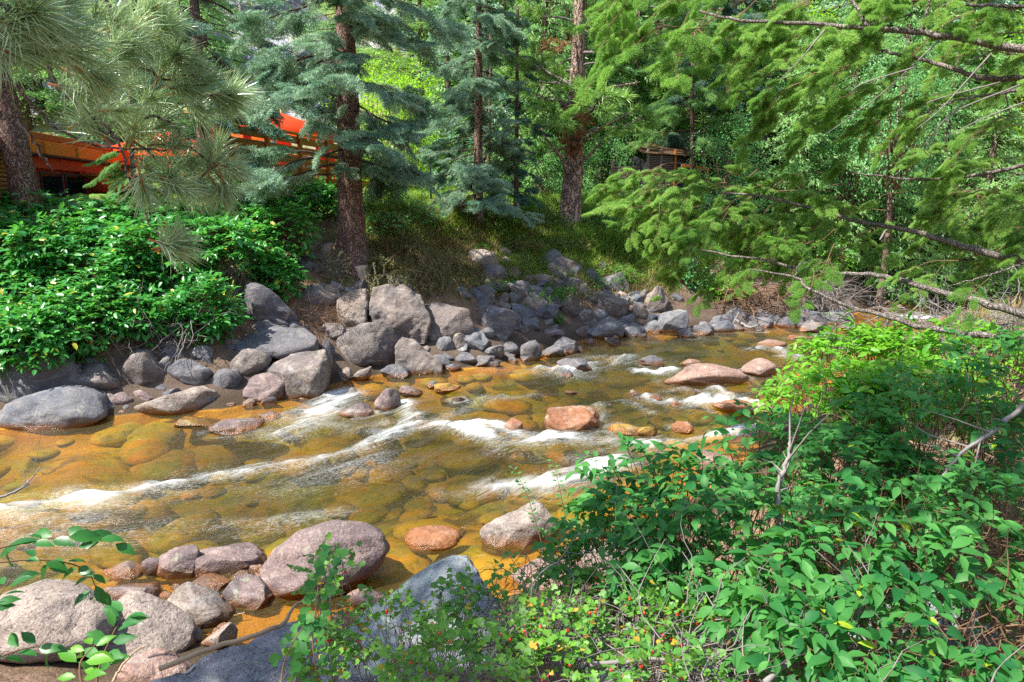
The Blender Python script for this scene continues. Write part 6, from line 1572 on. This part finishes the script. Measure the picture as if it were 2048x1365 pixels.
for i, (px, py, rad, mt, lab) in enumerate([(765, 470, (.5, .35, .3), 'aspen', "dark leafy weeds right of the big spruce trunk"), (830, 440, (.6, .4, .22), 'aspen', "green weeds between the spruce trunk and the stone ledge"), (990, 455, (.6, .4, .22), 'herb', "green weeds on the bank right of the stone ledge"),
        (1080, 450, (.7, .4, .25), 'herb', "bright weeds at the foot of the flaking pine, left side"), (1190, 460, (.8, .5, .3), 'aspen', "dark green weeds on the bank below the flaking pine"), (1270, 500, (.7, .4, .3), 'herb', "tall weeds on the bank left of the bright fir sprays"), (1150, 500, (.6, .4, .22), 'leaf_dry', "dry seeded weeds on the mid slope"),
        (760, 540, (.35, .25, .16), 'leaf_dry', "dry weeds right of the cut stump"), (1040, 500, (.5, .35, .18), 'leaf_dry', "reddish dry weeds above the stone heap"), (1230, 560, (.6, .4, .22), 'herb', "green weeds above the rust-stained boulder's right shoulder")]):
    c = at_bank(px, py, rad[2] * .7); shrub(c, rad, 230, .11, 5, .06 if mt == 'aspen' else .045, mt, lab, 330 + i, name="weed_clump", cat="plant", stems=3, sr=.004, odd=0)
# ---- right-hand foreground shrubs
G2 = "broad-leaved shrubs on the near right bank"
FS = [ # centre px, depth, radii, twigs, leaf, material, label
 (1330, 1010, 3.5, (.40, .34, .26), 137, .076, 'leaf_fg', "upper left lobe of broad-leaved shrub reaching out over the water"),
 (1270, 1085, 3.2, (.30, .3, .26), 98, .076, 'leaf_fg', "leafy lobe above the whitish boulder and left of the weathered stem"),
 (1440, 1100, 3.0, (.42, .32, .26), 131, .076, 'leaf_fg', "dense broad-leaved lobe in the middle foreground right of the pale boulders"),
 (1570, 910, 4.1, (.40, .4, .20), 124, .076, 'leaf_fg', "dark leafy lobe in front of the pale pinkish boulder"),
 (1700, 950, 3.6, (.48, .4, .33), 170, .076, 'leaf_fg', "big leafy mass right of the upright weathered stem"),
 (1840, 900, 3.7, (.5, .4, .36), 156, .076, 'leaf_fg', "leafy mass above the lower right rocks, left of the slanting dead branch"),
 (1990, 780, 4.2, (.5, .4, .34), 144, .076, 'leaf_fg', "shaded leafy lobe at the right edge below the lowest limb"),
 (1640, 1090, 2.8, (.36, .3, .24), 76, .076, 'leaf_fg', "leafy lobe with one yellow-green leaf in the lower middle right"),
 (1820, 1080, 2.75, (.36, .32, .26), 72, .076, 'leaf_fg', "drooping leafy lobe over the largest lichened boulder"),
 (1990, 1060, 2.9, (.34, .3, .3), 59, .076, 'leaf_fg', "leafy lobe at the right edge over the brown litter"),
 (1560, 1230, 2.3, (.26, .24, .14), 47, .076, 'leaf_fg', "low leafy sprays over the shaded lichened boulder"),
 (1730, 1290, 2.1, (.30, .22, .14), 50, .076, 'leaf_fg', "leafy sprays along the bottom edge, lower right"),
 (1930, 1270, 2.2, (.28, .22, .16), 38, .076, 'leaf_fg', "leafy sprays in the lower right corner"),
]
for i, (px, py, y, rad, nt_, lf, mt, lab) in enumerate(FS):
    c = atd(px, py, y); g = gz(c[0], c[1] + .3)
    shrub(c, rad, nt_, .15, 6, lf, mt, lab, 400 + i, base=(c[0] + .15, c[1] + .3, min(g, c[2] - rad[2])), tpl=LEAF_HI, nobj=100, group=G2, facing=(-.1, -.75, .65), sr=.007, stems=6, droop=.5, odd=.012)
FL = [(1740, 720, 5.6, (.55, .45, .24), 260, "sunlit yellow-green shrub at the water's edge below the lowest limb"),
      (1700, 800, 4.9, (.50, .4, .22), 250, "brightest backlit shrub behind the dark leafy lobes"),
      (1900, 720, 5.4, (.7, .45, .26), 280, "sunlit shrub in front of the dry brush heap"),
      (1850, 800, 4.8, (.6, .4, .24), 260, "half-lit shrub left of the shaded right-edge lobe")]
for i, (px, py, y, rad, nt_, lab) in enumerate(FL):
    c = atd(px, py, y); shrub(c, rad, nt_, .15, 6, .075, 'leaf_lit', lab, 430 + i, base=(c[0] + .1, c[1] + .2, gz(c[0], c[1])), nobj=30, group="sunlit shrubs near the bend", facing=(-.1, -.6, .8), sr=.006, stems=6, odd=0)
# ---- berry bush along the bottom
FB2 = [(760, 1270, 2.55, (.30, .2, .09), 80, 18, "berry bush sprigs over the lichened boulder's left slope"), (960, 1230, 2.8, (.34, .2, .10), 100, 12, "berry bush sprigs in front of the lichened pyramid's right foot"), (1120, 1280, 2.5, (.34, .22, .12), 130, 26, "thickest berry bush at the bottom centre"),
       (1330, 1240, 2.6, (.24, .22, .12), 90, 20, "berry bush beside the shaded lichened boulder"), (900, 1330, 2.2, (.30, .14, .08), 80, 14, "berry bush low at the bottom edge under the blue-grey branch"), (1330, 1345, 2.1, (.22, .14, .07), 60, 12, "berry bush at the bottom edge left of the broad leaves"),
       (1150, 1140, 3.1, (.28, .2, .12), 70, 6, "sparse small-leaved bush in front of the pale pink boulder"), (620, 1330, 2.3, (.12, .12, .10), 26, 3, "small lobed-leaf sprig over the coarse dark slab"), (655, 1180, 2.6, (.07, .06, .16), 22, 2, "upright sprig of small lobed leaves in front of the very large smooth boulder")]
for i, (px, py, y, rad, nt_, nb_, lab) in enumerate(FB2):
    c = atd(px, py, y); shrub(c, rad, nt_, .10, 5, .034, 'leaf_currant', lab, 450 + i, base=(c[0], c[1] + .1, min(gz(c[0], c[1] + .1), c[2] - .15)), tpl=LEAF_LOBED, nobj=70, group="berry bushes along the bottom edge", facing=(0, -.6, .8), sr=.0045, stems=9, stemmat='twig_grey', droop=.15, berries=nb_ * 2, odd=.04, shell=.1)
# tall thin sprigs in front of the pale boulder
def sprig(pts, label, leaf=.022, n=26, seed=1, mat='leaf_fg', side=.0, r0=.0035, tpl=LEAF_LO, berries=0):
    r = np.random.default_rng(seed); P = curve(pts, 18); c = P[0].copy(); root = thing("sprig", c, label, "twig")
    V, F = tube(P, [r0, r0 * .3], 5); add("stem", mk_mesh("stem", V - c, F, MAT['twig_brown']), root)
    ms = [mk_mesh("leaf", leaves_geo(tpl, np.zeros((1, 3)), np.array([[1., 0, 0]]), np.array([[0., 0, 1]]), np.array([1.0]))[0], [tpl[1]], MAT[mat], tint=np.full(len(tpl[0]), t_)) for t_ in (.2, .5, .8)]
    for k in range(n):
        t = (.2 + .8 * (k + r.uniform()) / n) * (len(P) - 1.01); i = int(t); p = P[i] + (P[i + 1] - P[i]) * (t - i); ax = norm(P[i + 1] - P[i])
        d = norm(ax * .5 + np.array([(-1) ** k * .9, r.uniform(-.6, .4), -.1]) + r.normal(0, .25, 3)); q = p + d * leaf * .6
        add("leaf", ms[r.integers(3)], root, M=rmat(d, np.array([r.normal(0, .3), -.5, 1.0]) + r.normal(0, .3, 3), p + d * leaf * .2 - c, leaf * r.uniform(.7, 1.2)))
    return root
sprig([atd(1090, 1110, 3.3), atd(1070, 1040, 3.35), atd(1050, 980, 3.4), atd(1025, 935, 3.45)], "tall thin sprig with tiny leaves rising in front of the angular pale boulder", .026, 30, 1)
sprig([atd(1150, 1110, 3.3), atd(1130, 1030, 3.35), atd(1118, 970, 3.4), atd(1105, 920, 3.45)], "second tall thin sprig just left of the shrub's upper lobe", .026, 30, 2)
sprig([atd(640, 1380, 2.2), atd(625, 1280, 2.3), atd(640, 1180, 2.4), atd(668, 1100, 2.5)], "leaning sprig of small lobed leaves rising from the bottom edge over the dark slab", .050, 26, 3, 'leaf_fg', tpl=LEAF_LOBED)
sprig([atd(560, 1390, 2.0), atd(570, 1320, 2.1), atd(610, 1250, 2.2), atd(640, 1230, 2.2)], "short sprig with lobed leaves at the bottom edge left of the lichened boulder", .045, 14, 4, 'leaf_fg', tpl=LEAF_LOBED)
G3 = "leafy sprigs leaning in at the lower left"
sprig([atd(-60, 1110, 1.75), atd(30, 1090, 1.8), atd(130, 1075, 1.85), atd(225, 1085, 1.9)], "upper broad-leaved sprig reaching in over the shallow ripples, lower left", .070, 15, 5, 'leaf_fg_dk', tpl=LEAF_HI)
sprig([atd(-50, 1130, 1.8), atd(80, 1120, 1.85), atd(170, 1140, 1.9), atd(200, 1200, 1.9)], "second broad-leaved sprig curving down before the massive boulder", .066, 14, 6, 'leaf_fg_dk', tpl=LEAF_HI)
sprig([atd(-60, 1240, 1.6), atd(-10, 1200, 1.65), atd(20, 1160, 1.7)], "broad-leaved sprig at the left edge in front of the massive corner boulder", .066, 9, 7, 'leaf_fg_dk', tpl=LEAF_HI)
sprig([atd(-40, 1330, 1.6), atd(40, 1300, 1.65), atd(110, 1290, 1.7)], "lowest broad-leaved sprig at the left edge", .062, 8, 8, 'leaf_fg_dk', tpl=LEAF_HI)
sprig([atd(190, 1400, 2.0), atd(200, 1330, 2.05), atd(230, 1260, 2.1), atd(255, 1225, 2.15)], "leafy stem with pale dry stalks standing before the granite shoulder", .075, 16, 9, 'leaf_fg', tpl=LEAF_HI, r0=.005)
sprig([atd(170, 1400, 1.9), atd(160, 1330, 1.95), atd(190, 1290, 2.0)], "short bright-leaved stem beside the leafy stem with dry stalks", .075, 10, 10, 'leaf_lit', tpl=LEAF_HI, r0=.005)

# ---------------------------------------------------------------- grass, weeds, litter
def blades(n, region, L, wdt, mat, label, name="grass", accept=None, lean=.5, seed=1, curl=.35):
    """region: picture points box list (px0, px1, py0, py1, share)"""
    r = np.random.default_rng(seed); P = []
    for px0, px1, py0, py1, m in region:
        pxs = r.uniform(px0, px1, m); pys = r.uniform(py0, py1, m)
        for a, b_ in zip(pxs, pys): P.append(hit(a, b_))
    P = np.array(P); k = max(1, n // len(P)); P = np.repeat(P, k, 0); P[:, :2] += r.normal(0, .16, (len(P), 2)); P[:, 2] = H(P[:, 0], P[:, 1]) - .01
    m = P[:, 2] > .12; P = P[m]; l = L * r.uniform(.4, 1.2, len(P)); az = r.uniform(0, 6.283, len(P)); ln = np.abs(r.normal(0, lean, len(P)))
    d = np.stack([np.cos(az) * ln, np.sin(az) * ln, np.ones(len(P))], -1); d = norm(d); s_ = np.stack([-np.sin(az), np.cos(az), 0 * az], -1) * wdt / 2
    mid = P + d * (l * .55)[:, None]; tip = P + d * l[:, None] + np.stack([np.cos(az), np.sin(az), -.6 + 0 * az], -1) * (l * curl)[:, None]
    V = np.stack([P - s_, P + s_, mid - s_ * .8, mid + s_ * .8, tip], 1).reshape(-1, 3); i = np.arange(len(P))[:, None] * 5
    o = add(name, mk_mesh(name, V, [i + np.array([[0, 1, 3, 2]]), i + np.array([[2, 3, 4]])], MAT[mat], False, tint=np.repeat(r.uniform(0, 1, len(P)), 5)), label=label, kind="stuff")
blades(42000, [(730, 1090, 352, 405, 500), (1040, 1340, 380, 440, 500), (1000, 1340, 440, 560, 700), (730, 1000, 405, 470, 300)], .30, .014, 'grass', "tall green grass on the lawn edge and upper bank", seed=1)
blades(36000, [(860, 1340, 420, 590, 1100), (740, 900, 420, 520, 300)], .26, .012, 'straw', "dry straw-coloured grass on the bank slope", name="dry_grass", seed=2, lean=.8)
blades(12000, [(1150, 1340, 400, 520, 400)], .42, .018, 'grass', "rank shaded weeds below the cabin", name="weeds_grass", seed=3)
blades(14000, [(560, 760, 480, 600, 300), (740, 880, 500, 570, 200), (480, 760, 600, 660, 200)], .10, .006, 'pine_dead', "fallen brown needles on the bank about the spruce's foot", name="needle_litter", seed=4, lean=4, curl=.0)
blades(26000, [(700, 1250, 345, 372, 400)], .16, .03, 'lime', "sunlit lawn beyond the bank", name="lawn_grass", seed=5)
blades(9000, [(1000, 2040, 1120, 1360, 400), (1650, 2040, 900, 1150, 200)], .09, .004, 'pine_dead', "fallen needles and dry leaf litter under the near shrubs", name="leaf_litter", seed=6, lean=4, curl=0)
blades(6000, [(1750, 2040, 600, 720, 200)], .40, .014, 'straw', "dry grass round the brush heap at the bend", name="dry_grass", seed=8)

# hillside: slabs of granite showing between the trees at the upper left
rs = np.random.default_rng(8)
HL = ["pale", "bluish", "broad", "long", "cracked", "smooth", "rough", "tilted", "square", "narrow", "low", "jutting"]
for i, (px, py, wp, hp) in enumerate([(520, 60, 90, 50), (590, 110, 80, 60), (540, 160, 110, 60), (620, 40, 90, 50), (600, 200, 70, 40), (480, 120, 70, 50), (650, 120, 60, 70), (560, 15, 90, 40), (470, 40, 70, 60), (660, 200, 60, 40), (510, 215, 60, 30), (600, 160, 40, 26)]):
    rock(px, py, wp, hp, 'rock_blue' if i % 2 else 'rock_pale', f"{HL[i]} granite outcrop on the hillside above the {'umbrella' if px > 540 else 'deck rail'}, {'near the top' if py < 70 else 'halfway up' if py < 150 else 'low down'}", rnd=.1, cuts=10, lod=4, name="outcrop", cat="outcrop", sink=.5, depth=1.0)
